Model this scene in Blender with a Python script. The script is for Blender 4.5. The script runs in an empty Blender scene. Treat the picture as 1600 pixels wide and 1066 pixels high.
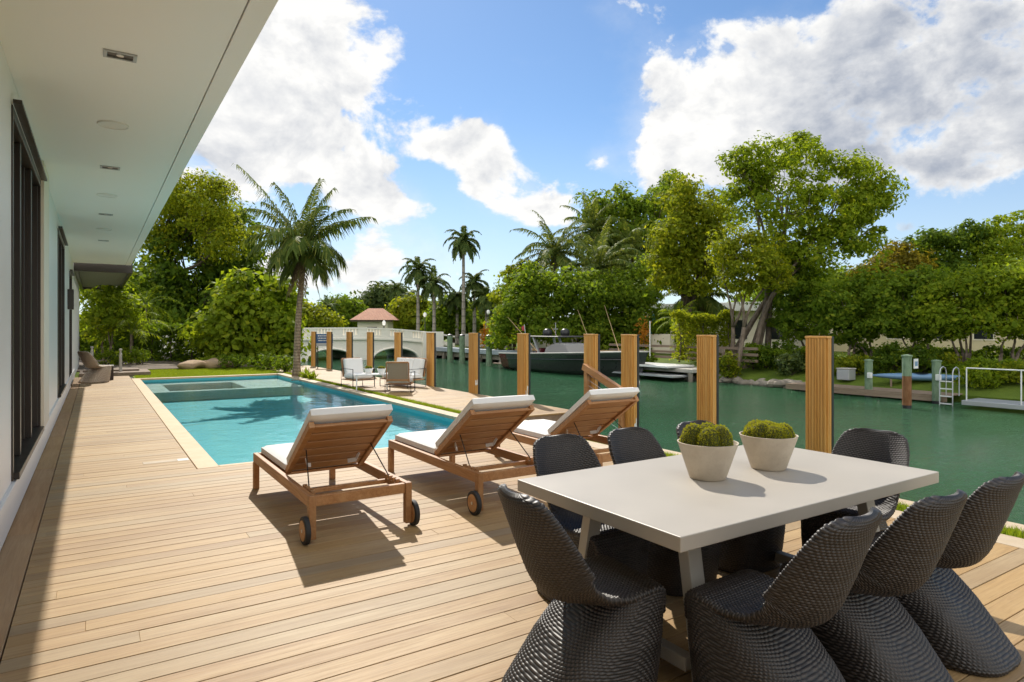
import bpy, bmesh, math, random
import numpy as np
from mathutils import Vector, Matrix
R_ = math.radians
random.seed(7); RNG = np.random.default_rng(11)
SC = bpy.context.scene; COL = SC.collection

# ------------------------------------------------------------------ camera
YAW = math.atan(651/1003); EYE = 1.55; FPX = 1003.0
cd = bpy.data.cameras.new('camera'); cam = bpy.data.objects.new('camera', cd); COL.objects.link(cam)
cd.sensor_width = 36; cd.lens = 36*FPX/1600; cd.shift_y = -18/1600; cd.clip_start = .05; cd.clip_end = 3000
cam.location = (0, 0, EYE); cam.rotation_euler = (R_(90), 0, -YAW)
SC.camera = cam
FW = np.array([math.sin(YAW), math.cos(YAW), 0]); RT = np.array([math.cos(YAW), -math.sin(YAW), 0]); UP = np.array([0, 0, 1.])
def at(u, v, d):                      # point seen at pixel (u, v) of the 1600 px photo, d metres ahead
    return FW*d + RT*((u-800)/FPX*d) + UP*(EYE-(v-515)*d/FPX)
def dirpx(u, v):
    az = YAW+math.atan((u-800)/FPX); el = math.atan((515-v)/math.hypot(FPX, u-800)); return az, el

# ------------------------------------------------------------------ light
SUN_AZ = R_(17.4); SUN_EL = R_(42)
S = Vector((math.sin(SUN_AZ)*math.cos(SUN_EL), math.cos(SUN_AZ)*math.cos(SUN_EL), math.sin(SUN_EL)))
sl = bpy.data.lights.new('sun', 'SUN'); sl.energy = 3.6; sl.angle = R_(.55); sl.color = (1, .93, .82)
so = bpy.data.objects.new('sun', sl); COL.objects.link(so); so.rotation_euler = S.to_track_quat('Z', 'Y').to_euler()
SC.view_settings.view_transform = 'Standard'; SC.view_settings.look = 'None'; SC.view_settings.gamma = 1
SC.view_settings.exposure = 0.55; SC.view_settings.use_curve_mapping = False
try:
    SC.cycles.max_bounces = 10; SC.cycles.transparent_max_bounces = 24; SC.cycles.diffuse_bounces = 5
    SC.cycles.caustics_reflective = False; SC.cycles.caustics_refractive = False
except Exception: pass

class NT:
    """tiny node-tree builder"""
    def __init__(s, tree): s.t = tree; s.t.nodes.clear()
    def n(s, typ, **kw):
        nd = s.t.nodes.new(typ)
        for k, v in kw.items(): setattr(nd, k, v)
        return nd
    def put(s, sock, v):
        if v is None: return
        if hasattr(v, 'is_output'): s.t.links.new(v, sock)
        else:
            try: sock.default_value = v
            except Exception: sock.default_value = (*v, 1)
    def math(s, op, a, b=None, c=None, clamp=False):
        nd = s.n('ShaderNodeMath', operation=op, use_clamp=clamp); s.put(nd.inputs[0], a); s.put(nd.inputs[1], b); s.put(nd.inputs[2], c); return nd.outputs[0]
    def vec(s, op, a, b=None):
        nd = s.n('ShaderNodeVectorMath', operation=op); s.put(nd.inputs[0], a); s.put(nd.inputs[1], b)
        return nd.outputs[1] if op in ('LENGTH', 'DOT_PRODUCT', 'DISTANCE') else nd.outputs[0]
    def mix(s, f, a, b, blend='MIX'):
        nd = s.n('ShaderNodeMix', data_type='RGBA', blend_type=blend); s.put(nd.inputs[0], f); s.put(nd.inputs[6], a); s.put(nd.inputs[7], b); return nd.outputs[2]
    def ss(s, x, a, b, lo=0., hi=1.):
        nd = s.n('ShaderNodeMapRange', interpolation_type='SMOOTHSTEP'); s.put(nd.inputs[0], x)
        for i, q in enumerate((a, b, lo, hi)): s.put(nd.inputs[1+i], q)
        return nd.outputs[0]
    def noise(s, vec, scale, detail=4, rough=.55, dist=0., out=0):
        nd = s.n('ShaderNodeTexNoise'); s.put(nd.inputs['Vector'], vec); s.put(nd.inputs['Scale'], scale); s.put(nd.inputs['Detail'], detail)
        s.put(nd.inputs['Roughness'], rough); s.put(nd.inputs['Distortion'], dist); return nd.outputs[out]
    def scale(s, vec, sc):
        nd = s.n('ShaderNodeMapping'); s.put(nd.inputs[0], vec); nd.inputs['Scale'].default_value = sc; return nd.outputs[0]

def build_world():
    w = bpy.data.worlds.new('World'); SC.world = w; w.use_nodes = True
    T = NT(w.node_tree)
    sky = T.n('ShaderNodeTexSky', sky_type='NISHITA', sun_disc=False, sun_elevation=SUN_EL, sun_rotation=SUN_AZ, altitude=0, air_density=1.0, dust_density=.15, ozone_density=3.5)
    g = T.n('ShaderNodeTexCoord').outputs['Generated']
    d = T.vec('NORMALIZE', g)
    sp = T.n('ShaderNodeSeparateXYZ'); T.put(sp.inputs[0], d)
    az = T.math('ARCTAN2', sp.outputs[0], sp.outputs[1]); el = T.math('ARCSINE', sp.outputs[2])
    # big cumulus groups: direction (as pixel of the photo), half-width, half-height, strength
    blobs = [(470, 60, 200, 150, 1.0), (420, 190, 210, 110, 1.0), (555, 275, 85, 60, .95), (625, 318, 66, 32, .85), (330, 240, 120, 60, .8),
             (755, 235, 50, 58, 1.2), (835, 315, 80, 52, 1.15), (775, 280, 60, 52, 1.05), (540, 400, 120, 60, .62), (700, 410, 110, 50, .62), (470, 440, 150, 50, .5),
             (1180, 130, 180, 150, 1.05), (1060, 230, 90, 75, 1.0), (1400, 110, 260, 170, 1.1), (1560, 150, 180, 150, 1.1), (1130, 250, 120, 50, .9), (1030, 110, 50, 60, .6),
             (935, 247, 36, 26, .66), (1425, 356, 36, 18, .7), (985, 15, 90, 40, .6), (800, 470, 250, 40, .4), (690, 225, 55, 28, .5), (675, 122, 35, 18, .4), (1300, 260, 120, 40, .8), (1540, 240, 100, 50, .9),
             (200, 100, 260, 300, .9), (-300, 150, 500, 300, .8), (2200, 150, 420, 300, .8)]
    tot = None
    for (u, v, ru, rv, k) in blobs:
        a, e = dirpx(u, v); cosu = math.cos(math.atan((u-800)/FPX))
        ra = ru/FPX*cosu**2; re = rv/FPX*cosu
        x = T.math('MULTIPLY', T.math('SUBTRACT', az, a), 1/ra); y = T.math('MULTIPLY', T.math('SUBTRACT', el, e), 1/re)
        q = T.math('ADD', T.math('MULTIPLY', x, x), T.math('MULTIPLY', y, y))
        m = T.math('MULTIPLY', T.math('EXPONENT', T.math('MULTIPLY', q, -1.35)), k)
        tot = m if tot is None else T.math('ADD', tot, m)
    # unseen cloud bank added behind the camera as fill light
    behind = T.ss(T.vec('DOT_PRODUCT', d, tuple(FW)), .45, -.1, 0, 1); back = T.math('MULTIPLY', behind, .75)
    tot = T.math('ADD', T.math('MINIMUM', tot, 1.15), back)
    p = T.scale(d, (1, 1, 1.35))
    n1 = T.noise(p, 7.5, 13, .57, .2)
    off = T.vec('ADD', p, tuple(S*.024)); n2 = T.noise(off, 7.5, 13, .57, .2)
    n3 = T.noise(p, 2.4, 5, .5)
    big = T.noise(p, 16, 10, .62)
    dens = T.math('ADD', tot, T.math('ADD', T.math('MULTIPLY', T.math('SUBTRACT', n1, .5), 2.7), T.math('MULTIPLY', T.math('SUBTRACT', big, .5), .9)))
    alpha = T.ss(dens, .60, .92)
    wisp = T.math('MULTIPLY', T.ss(T.math('ADD', T.noise(p, 3.2, 9, .62), T.math('MULTIPLY', tot, .30)), .60, 1.05), .5)
    alpha = T.math('MAXIMUM', alpha, wisp)
    relief = T.math('MULTIPLY', T.math('SUBTRACT', n1, n2), 3.2)
    thick = T.ss(dens, .75, 2.0)
    azr = T.ss(az, R_(50), R_(63), 0, .75)           # the bank of cloud on the right is thicker and greyer
    gr = T.math('ADD', T.math('ADD', T.math('MULTIPLY', thick, .25), T.math('MULTIPLY', azr, T.ss(dens, .6, 1.2))), T.math('MULTIPLY', T.math('SUBTRACT', n3, .45), .8))
    lum = T.math('ADD', T.math('SUBTRACT', .97, gr), relief, clamp=True)
    ccol = T.mix(lum, (2.9, 3.2, 3.8, 1), (7.0, 6.95, 6.8, 1))
    ccol = T.mix(behind, ccol, T.mix(.5, T.mix(1., ccol, (2.6, 2.5, 2.3, 1), 'MULTIPLY'), (20, 19.2, 17.5, 1)))     # the added bank is made extra bright to lift shaded fronts
    skyc = T.mix(1.0, sky.outputs[0], (.74, .83, .88, 1), 'MULTIPLY')
    hz = T.ss(el, R_(20), R_(-1), 0, .55)
    skyc = T.mix(hz, skyc, (5.4, 6.0, 6.6, 1))
    c = T.mix(alpha, skyc, ccol)
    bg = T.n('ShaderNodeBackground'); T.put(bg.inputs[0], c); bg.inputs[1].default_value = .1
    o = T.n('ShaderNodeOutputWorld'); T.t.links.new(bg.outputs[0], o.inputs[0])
    try: w.cycles.sampling_method = 'MANUAL'; w.cycles.sample_map_resolution = 512
    except Exception: pass
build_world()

# ------------------------------------------------------------------ materials
def mat(name, fn, **kw):
    m = bpy.data.materials.new(name); m.use_nodes = True; T = NT(m.node_tree)
    b = T.n('ShaderNodeBsdfPrincipled'); o = T.n('ShaderNodeOutputMaterial'); T.t.links.new(b.outputs[0], o.inputs[0])
    T.b = b; T.o = o; T.pos = T.n('ShaderNodeNewGeometry').outputs['Position']; T.obj = T.n('ShaderNodeTexCoord').outputs['Object']
    fn(T, **kw); return m
def bump(T, h, strength=.3, dist=.01):
    b = T.n('ShaderNodeBump'); b.inputs['Strength'].default_value = strength; b.inputs['Distance'].default_value = dist
    T.put(b.inputs['Height'], h); T.t.links.new(b.outputs[0], T.b.inputs['Normal']); return b.outputs[0]
def attr(T, name='rnd'):
    return T.n('ShaderNodeAttribute', attribute_name=name).outputs['Fac']
def plain(T, col, rough=.5, var=.12, sc=6., metal=0., spec=.5, bm=0., bsc=80., coat=0.):
    n = T.noise(T.obj, sc, 6, .6)
    c = T.mix(n, tuple(x*(1-var) for x in col)+(1,), tuple(min(1, x*(1+var)) for x in col)+(1,))
    T.put(T.b.inputs['Base Color'], c); T.put(T.b.inputs['Metallic'], metal); T.put(T.b.inputs['Specular IOR Level'], spec)
    T.put(T.b.inputs['Roughness'], T.math('ADD', T.math('MULTIPLY', T.math('SUBTRACT', n, .5), .2), rough, clamp=True))
    if coat: T.b.inputs['Coat Weight'].default_value = coat
    if bm: bump(T, T.noise(T.obj, bsc, 4, .6), bm, .004)
def deckwood(T, cols, axis=0, rough=.55, grain=1.):
    r = attr(T)
    sc = (1.1, 26, 26) if axis == 0 else (26, 1.1, 26)
    ofs = T.n('ShaderNodeCombineXYZ'); T.put(ofs.inputs[0], T.math('MULTIPLY', r, 37.)); T.put(ofs.inputs[2], T.math('MULTIPLY', r, 91.))
    p = T.vec('ADD', T.pos, ofs.outputs[0])
    g1 = T.noise(T.scale(p, sc), 1.6, 8, .65, 1.2); g2 = T.noise(T.scale(p, tuple(x*(.35) for x in sc)), 1., 4, .5, .8); g3 = T.noise(p, .35, 3, .5)
    knot = T.ss(T.noise(T.scale(p, (3, 9, 3) if axis == 0 else (9, 3, 3)), 1., 2, .5), .70, .80)
    base = T.mix(T.math('POWER', r, 1.6), cols[0]+(1,), cols[1]+(1,))
    base = T.mix(T.ss(g2, .3, .7, 0, .7), base, cols[2]+(1,))
    base = T.mix(T.ss(g1, .35, .75, 0, .55*grain), base, cols[3]+(1,))
    blot = T.ss(T.noise(T.scale(p, (.5, 3, 3) if axis == 0 else (3, .5, 3)), 1.4, 6, .7), .48, .78, 0, .5)
    base = T.mix(blot, base, cols[3]+(1,))
    base = T.mix(T.math('MULTIPLY', knot, .5), base, tuple(x*.5 for x in cols[3])+(1,))
    wash = T.ss(T.noise(T.pos, .8, 6, .65), .5, .72, 0, .35)
    base = T.mix(wash, base, cols[4]+(1,))
    r2 = T.math('FRACT', T.math('MULTIPLY', r, 17.31)); r3 = T.math('FRACT', T.math('MULTIPLY', r, 41.7))
    base = T.mix(T.ss(r2, .55, 1., 0, .45), base, (.47, .31, .135, 1)); base = T.mix(T.ss(r3, .65, 1., 0, .5), base, (.36, .30, .22, 1))
    base = T.mix(1., base, (.88, .84, .725, 1), 'MULTIPLY')
    base = T.mix(T.ss(T.noise(T.pos, .45, 4, .6), .42, .68, 0, .45), base, T.mix(1., base, (.78, .69, .54, 1), 'MULTIPLY'))
    fine = T.noise(T.scale(p, (4, 150, 150) if axis == 0 else (150, 4, 150)), 1., 3, .6)
    base = T.mix(T.ss(fine, .52, .72, 0, .35), base, tuple(x*.62 for x in cols[3])+(1,))
    T.put(T.b.inputs['Base Color'], base)
    T.put(T.b.inputs['Roughness'], T.math('ADD', rough-.1, T.math('MULTIPLY', g1, .25)))
    T.b.inputs['Specular IOR Level'].default_value = .35
    bump(T, g1, .25, .003)
def wood(T, c1, c2, c3, axis=1, rough=.45, var=.5):
    oi = T.n('ShaderNodeObjectInfo').outputs['Random']
    sc = [22, 22, 22]; sc[axis] = 1.6
    ofs = T.n('ShaderNodeCombineXYZ'); T.put(ofs.inputs[0], T.math('MULTIPLY', oi, 30.)); T.put(ofs.inputs[1], T.math('MULTIPLY', attr(T), 50.))
    p = T.vec('ADD', T.obj, ofs.outputs[0])
    g = T.noise(T.scale(p, tuple(sc)), 1.5, 7, .62, 1.4); h = T.noise(T.scale(p, tuple(x*.3 for x in sc)), 1., 3, .5)
    c = T.mix(T.ss(g, .3, .72), c1+(1,), c2+(1,)); c = T.mix(T.ss(h, .42, .75, 0, .7), c, c3+(1,)); c = T.mix(T.ss(T.math('FRACT', T.math('MULTIPLY', oi, 7.7)), .2, 1., 0, .3), c, tuple(x*.5 for x in c2)+(1,))
    T.put(T.b.inputs['Base Color'], c); T.put(T.b.inputs['Roughness'], T.math('ADD', rough-.1, T.math('MULTIPLY', g, .25)))
    bump(T, g, .2, .002)
def leaf(T, dark, light, yel, trans=.52, sc=.6, gloss=.6):
    r = attr(T); n = T.noise(T.pos, sc, 3, .5)
    f = T.math('ADD', T.math('MULTIPLY', r, .65), T.math('MULTIPLY', T.math('SUBTRACT', n, .32), 1.0), clamp=True)
    c = T.mix(f, dark+(1,), light+(1,))
    c = T.mix(T.ss(r, .80, 1., 0, .8), c, yel+(1,))
    T.put(T.b.inputs['Base Color'], c); T.b.inputs['Roughness'].default_value = gloss; T.b.inputs['Specular IOR Level'].default_value = .12
    tr = T.n('ShaderNodeBsdfTranslucent'); T.put(tr.inputs[0], T.mix(.45, T.mix(1., c, (2.3, 2.35, .7, 1), 'MULTIPLY'), yel+(1,)))
    mx = T.n('ShaderNodeMixShader'); mx.inputs[0].default_value = trans
    T.t.links.new(T.b.outputs[0], mx.inputs[1]); T.t.links.new(tr.outputs[0], mx.inputs[2]); T.t.links.new(mx.outputs[0], T.o.inputs[0])
def bark(T, c1, c2, rings=0., sc=3.):
    n = T.noise(T.scale(T.obj, (sc*3, sc*3, sc)), 1., 7, .65, .6)
    c = T.mix(T.ss(n, .3, .7), c1+(1,), c2+(1,)); h = n
    if rings:
        s = T.n('ShaderNodeSeparateXYZ'); T.put(s.inputs[0], T.obj)
        w = T.math('SINE', T.math('ADD', T.math('MULTIPLY', s.outputs[2], rings), T.math('MULTIPLY', n, 2.5)))
        c = T.mix(T.ss(w, .55, 1., 0, .6), c, tuple(x*.45 for x in c1)+(1,)); h = T.math('ADD', n, T.math('MULTIPLY', w, .5))
    T.put(T.b.inputs['Base Color'], c); T.b.inputs['Roughness'].default_value = .85; T.b.inputs['Specular IOR Level'].default_value = .2
    bump(T, h, .6, .03)
def grass(T, c1, c2, c3):
    n = T.noise(T.pos, 1.2, 6, .6); m = T.noise(T.pos, 45, 4, .7)
    c = T.mix(T.ss(n, .3, .7), c1+(1,), c2+(1,)); c = T.mix(T.ss(m, .4, .75, 0, .6), c, c3+(1,))
    T.put(T.b.inputs['Base Color'], c); T.b.inputs['Roughness'].default_value = .8; T.b.inputs['Specular IOR Level'].default_value = .15
    bump(T, m, .8, .05)
def stone(T, c1, c2, rough=.7, sc=5., bm=.3):
    n = T.noise(T.pos, sc, 8, .65); m = T.noise(T.pos, sc*9, 5, .6); l = T.noise(T.pos, sc*.25, 4, .6)
    c = T.mix(T.ss(n, .3, .7), c1+(1,), c2+(1,)); c = T.mix(T.ss(m, .55, .75, 0, .25), c, tuple(x*.6 for x in c1)+(1,))
    c = T.mix(T.ss(l, .5, .75, 0, .35), c, tuple(x*.7 for x in c2)+(1,))
    T.put(T.b.inputs['Base Color'], c); T.b.inputs['Roughness'].default_value = rough; bump(T, T.math('ADD', n, T.math('MULTIPLY', m, .4)), bm, .01)
def canal(T):
    p = T.pos
    a = T.noise(T.scale(p, (.75, 1.25, 1)), 1.5, 3, .55, .6); b = T.noise(T.scale(p, (1, 1.5, 1)), 6.5, 4, .62, .8); c = T.noise(p, .12, 4, .5)
    b2 = T.noise(T.scale(p, (1, 1.3, 1)), 14., 3, .55, .5)
    h = T.math('ADD', T.math('ADD', T.math('MULTIPLY', a, 1.6), T.math('MULTIPLY', b, .8)), T.math('MULTIPLY', b2, .42))
    calm = T.ss(c, .3, .7, .55, 1.)
    T.put(T.b.inputs['Base Color'], T.mix(T.ss(c, .35, .65), (.034, .122, .050, 1), (.062, .170, .076, 1)))
    T.b.inputs['Roughness'].default_value = .06; T.b.inputs['IOR'].default_value = 1.333; T.b.inputs['Specular IOR Level'].default_value = .5
    bn = T.n('ShaderNodeBump'); bn.inputs['Distance'].default_value = .5; T.put(bn.inputs['Height'], h); T.put(bn.inputs['Strength'], calm)
    T.t.links.new(bn.outputs[0], T.b.inputs['Normal'])
def poolwater(T):
    p = T.pos
    h = T.math('ADD', T.noise(p, 1.6, 3, .5, .5), T.math('MULTIPLY', T.noise(p, 6, 3, .5, .6), .35))
    bn = T.n('ShaderNodeBump'); bn.inputs['Distance'].default_value = .016; bn.inputs['Strength'].default_value = 1.; T.put(bn.inputs['Height'], h)
    tr = T.n('ShaderNodeBsdfTransparent'); tr.inputs[0].default_value = (.80, .97, .98, 1)
    gl = T.n('ShaderNodeBsdfGlossy'); gl.inputs['Roughness'].default_value = .015; T.t.links.new(bn.outputs[0], gl.inputs['Normal'])
    fr = T.n('ShaderNodeFresnel'); fr.inputs[0].default_value = 1.20; T.t.links.new(bn.outputs[0], fr.inputs['Normal'])
    mx = T.n('ShaderNodeMixShader'); T.t.links.new(fr.outputs[0], mx.inputs[0]); T.t.links.new(tr.outputs[0], mx.inputs[1]); T.t.links.new(gl.outputs[0], mx.inputs[2])
    T.t.links.new(mx.outputs[0], T.o.inputs[0])
def poolplaster(T):
    n = T.noise(T.pos, 2.5, 6, .6); v = T.n('ShaderNodeTexVoronoi', feature='DISTANCE_TO_EDGE'); T.put(v.inputs['Vector'], T.vec('ADD', T.pos, T.vec('MULTIPLY', T.noise(T.pos, 1.2, 3, .5, 0, 1), (.7, .7, .7)))); v.inputs['Scale'].default_value = 2.4
    T.put(T.b.inputs['Base Color'], T.mix(n, (.055, .39, .46, 1), (.085, .46, .52, 1))); T.b.inputs['Roughness'].default_value = .7
def glassm(T, col=(.02, .024, .026), rough=.03):
    T.put(T.b.inputs['Base Color'], col+(1,)); T.b.inputs['Roughness'].default_value = rough; T.b.inputs['Specular IOR Level'].default_value = .8
def fabric(T, col, sc=900., bm=.15):
    n = T.noise(T.obj, 5, 4, .5); w = T.noise(T.obj, sc, 2, .5)
    T.put(T.b.inputs['Base Color'], T.mix(n, tuple(x*.94 for x in col)+(1,), col+(1,))); T.b.inputs['Roughness'].default_value = .9
    T.b.inputs['Sheen Weight'].default_value = .2; T.b.inputs['Specular IOR Level'].default_value = .2
    bump(T, T.math('ADD', T.math('MULTIPLY', w, .25), T.noise(T.obj, 7, 4, .5)), bm, .02)
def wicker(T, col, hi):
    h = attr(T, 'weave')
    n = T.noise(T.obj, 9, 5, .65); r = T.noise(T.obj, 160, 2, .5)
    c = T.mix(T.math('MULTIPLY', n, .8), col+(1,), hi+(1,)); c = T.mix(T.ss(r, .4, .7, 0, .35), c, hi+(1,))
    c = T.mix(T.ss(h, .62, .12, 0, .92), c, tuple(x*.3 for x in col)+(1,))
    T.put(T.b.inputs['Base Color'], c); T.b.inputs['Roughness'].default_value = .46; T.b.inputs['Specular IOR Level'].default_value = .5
def roofm(T):
    s = T.n('ShaderNodeTexWave', wave_type='BANDS', bands_direction='X'); T.put(s.inputs[0], T.obj); s.inputs['Scale'].default_value = 1.2
    n = T.noise(T.obj, 1.5, 5, .6)
    T.put(T.b.inputs['Base Color'], T.mix(n, (.34, .14, .08, 1), (.52, .28, .18, 1))); T.b.inputs['Roughness'].default_value = .8; bump(T, s.outputs[1], .6, .05)

M = {}
M['deck'] = mat('deck_boards', deckwood, cols=((.50, .345, .185), (.33, .205, .105), (.54, .40, .235), (.27, .165, .08), (.56, .44, .29)))
M['deckY'] = mat('deck_border_boards', deckwood, cols=((.47, .29, .15), (.43, .26, .135), (.50, .33, .19), (.34, .19, .09), (.54, .40, .26)), axis=1)
M['dockw'] = mat('dock_boards', deckwood, cols=((.44, .305, .155), (.31, .195, .095), (.48, .355, .195), (.25, .15, .07), (.50, .39, .24)))
M['coping'] = mat('coping_stone', stone, c1=(.50, .33, .165), c2=(.56, .39, .215), rough=.6, sc=3., bm=.1)
M['palestone'] = mat('pale_stone', stone, c1=(.43, .335, .22), c2=(.51, .41, .285), rough=.7, sc=4., bm=.15)
M['sub'] = mat('subfloor', plain, col=(.045, .032, .024), rough=.9)
M['teak'] = mat('teak', wood, c1=(.43, .215, .085), c2=(.31, .135, .045), c3=(.50, .28, .125), axis=1)
M['teakx'] = mat('teak_cross', wood, c1=(.43, .215, .085), c2=(.31, .135, .045), c3=(.50, .28, .125), axis=0)
M['postwood'] = mat('post_wood', wood, c1=(.64, .33, .075), c2=(.50, .225, .045), c3=(.70, .41, .13), axis=2, rough=.5)
M['white'] = mat('white_paint', plain, col=(.80, .79, .76), rough=.38, var=.03, sc=1.5, bm=.06, bsc=30)
M['soffit'] = mat('soffit_paint', plain, col=(.92, .91, .88), rough=.42, var=.02, sc=.7, bm=.03, bsc=9)
M['cushion'] = mat('white_cushion', fabric, col=(.78, .77, .74))
M['tabletop'] = mat('tabletop_plaster', plain, col=(.40, .365, .315), rough=.45, var=.13, sc=2.2, bm=.08, bsc=60)
M['tableleg'] = mat('table_leg_paint', plain, col=(.42, .395, .345), rough=.55, var=.05)
M['wicker'] = mat('charcoal_wicker', wicker, col=(.011, .009, .009), hi=(.085, .070, .061))
M['wickertan'] = mat('tan_wicker', wicker, col=(.55, .42, .30), hi=(.70, .55, .41))
M['bowl'] = mat('clay_bowl', stone, c1=(.50, .42, .32), c2=(.60, .52, .41), rough=.75, sc=9., bm=.12)
M['moss'] = mat('moss', leaf, dark=(.15, .16, .008), light=(.42, .42, .025), yel=(.60, .48, .04), trans=.35, sc=22.)
M['mossbase'] = mat('moss_base', plain, col=(.055, .06, .008), rough=.95, sc=40, var=.4)
M['black'] = mat('black_metal', plain, col=(.018, .018, .02), rough=.4, var=.1)
M['bronze'] = mat('dark_bronze', plain, col=(.040, .031, .025), rough=.35, metal=.3, var=.1)
M['canopy'] = mat('louvre_olive_light', plain, col=(.10, .105, .05), rough=.5)  # light filtering through the perforated canopy is put into this olive louvre colour
M['rubber'] = mat('black_rubber', plain, col=(.02, .02, .02), rough=.7)
M['steel'] = mat('brushed_steel', plain, col=(.55, .55, .55), rough=.3, metal=1., var=.06)
M['alu'] = mat('grey_aluminium', plain, col=(.45, .46, .47), rough=.45, metal=.5, var=.06)
M['glass'] = mat('dark_glass', glassm)
M['canal'] = mat('canal_water', canal); M['poolwater'] = mat('pool_water', poolwater); M['plaster'] = mat('pool_plaster', poolplaster)
M['ledge'] = mat('pool_ledge_stone', stone, c1=(.60, .60, .56), c2=(.68, .68, .64), rough=.7, sc=3., bm=.05)
M['lawn'] = mat('lawn', grass, c1=(.15, .21, .014), c2=(.23, .30, .02), c3=(.09, .14, .01))
M['lawnfar'] = mat('lawn_far', grass, c1=(.09, .14, .016), c2=(.14, .20, .025), c3=(.05, .08, .01))
M['soil'] = mat('soil', stone, c1=(.10, .075, .05), c2=(.17, .13, .09), rough=.95, sc=2.)
M['concrete'] = mat('concrete', stone, c1=(.36, .34, .30), c2=(.46, .44, .39), rough=.85, sc=1.5)
M['seawall'] = mat('seawall_concrete', stone, c1=(.16, .14, .11), c2=(.30, .26, .21), rough=.9, sc=.9)
M['bluecap'] = mat('blue_grey_cap', stone, c1=(.30, .34, .38), c2=(.38, .42, .46), rough=.8, sc=1.)
M['bridge'] = mat('bridge_paint', stone, c1=(.84, .79, .69), c2=(.88, .84, .76), rough=.8, sc=.5, bm=.05)
M['bridgedark'] = mat('bridge_inside', stone, c1=(.15, .14, .13), c2=(.20, .19, .17), rough=.9, sc=.5, bm=.05)
M['rock'] = mat('coral_rock', stone, c1=(.34, .23, .13), c2=(.46, .33, .20), rough=.9, sc=2.5, bm=.8)
M['hull'] = mat('dark_hull', plain, col=(.035, .035, .037), rough=.3, var=.02, coat=.6)
M['maroon'] = mat('maroon_stern', plain, col=(.10, .012, .02), rough=.25, coat=.5)
M['canvas'] = mat('grey_canvas', fabric, col=(.27, .265, .26), sc=200)
M['deckgrey'] = mat('grey_boat_deck', plain, col=(.45, .43, .40), rough=.6)
M['oldwood'] = mat('weathered_dock_wood', wood, c1=(.26, .19, .13), c2=(.18, .125, .085), c3=(.33, .26, .19), axis=1, rough=.8)
M['piling'] = mat('piling_green', bark, c1=(.12, .17, .11), c2=(.22, .30, .20))
M['pilingred'] = mat('piling_rust', bark, c1=(.16, .07, .03), c2=(.24, .12, .06))
M['kayak'] = mat('blue_kayak', plain, col=(.13, .24, .38), rough=.35)
M['teal'] = mat('teal_umbrella', fabric, col=(.05, .22, .26))
M['orange'] = mat('orange_leaf', leaf, dark=(.35, .14, .02), light=(.55, .26, .04), yel=(.6, .3, .05))
M['yellowwall'] = mat('pale_yellow_wall', plain, col=(.62, .53, .33), rough=.8, var=.05)
M['creamwall'] = mat('cream_wall', plain, col=(.82, .74, .60), rough=.85, var=.05)
M['roof'] = mat('terracotta_roof', roofm)
M['signblue'] = mat('sign_blue', plain, col=(.03, .09, .22), rough=.4)
M['lampglobe'] = mat('lamp_globe', plain, col=(.85, .85, .82), rough=.3, var=.02)
M['tanstrap'] = mat('tan_canvas', fabric, col=(.28, .23, .17))
M['pipewhite'] = mat('white_pipe', plain, col=(.72, .72, .70), rough=.35, var=.03)
M['flag'] = mat('flag_cloth', fabric, col=(.45, .06, .07))
# foliage
M['lf_dark'] = mat('leaf_dark_green', leaf, dark=(0.030, 0.066, 0.006), light=(0.103, 0.166, 0.014), yel=(.20, .24, .015))
M['lf_mid'] = mat('leaf_mid_green', leaf, dark=(0.061, 0.116, 0.008), light=(0.177, 0.251, 0.020), yel=(.25, .28, .02))
M['lf_light'] = mat('leaf_light_green', leaf, dark=(0.090, 0.148, 0.008), light=(0.225, 0.289, 0.017), yel=(.32, .33, .02))
M['lf_yellow'] = mat('leaf_yellow_green', leaf, dark=(0.086, 0.127, 0.007), light=(0.228, 0.266, 0.013), yel=(.38, .34, .02))
M['lf_orange'] = mat('leaf_orange_green', leaf, dark=(.085, .085, .007), light=(.20, .17, .014), yel=(.36, .24, .02))
M['lf_palm'] = mat('leaf_palm', leaf, dark=(0.039, 0.071, 0.011), light=(0.121, 0.161, 0.028), yel=(.26, .25, .05), trans=.3, gloss=.6)
M['lf_royal'] = mat('leaf_royal_palm', leaf, dark=(0.034, 0.062, 0.014), light=(0.090, 0.132, 0.031), yel=(.16, .17, .04), trans=.22)
M['lf_far'] = mat('leaf_far', leaf, dark=(.040, .065, .022), light=(.085, .12, .035), yel=(.18, .20, .04), trans=.35)
M['lf_dead'] = mat('leaf_dry', leaf, dark=(.12, .075, .04), light=(.22, .15, .085), yel=(.30, .22, .12), trans=.25)
M['bark'] = mat('bark_grey', bark, c1=(.10, .075, .055), c2=(.24, .19, .145))
M['barkdark'] = mat('bark_dark', bark, c1=(.045, .033, .024), c2=(.11, .085, .06))
M['barkpalm'] = mat('bark_palm', bark, c1=(.16, .115, .075), c2=(.33, .25, .17), rings=62.)
M['barkroyal'] = mat('bark_royal', bark, c1=(.20, .18, .15), c2=(.34, .31, .27), rings=9.)
M['shaft'] = mat('crownshaft_green', plain, col=(.10, .14, .03), rough=.5)

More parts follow.
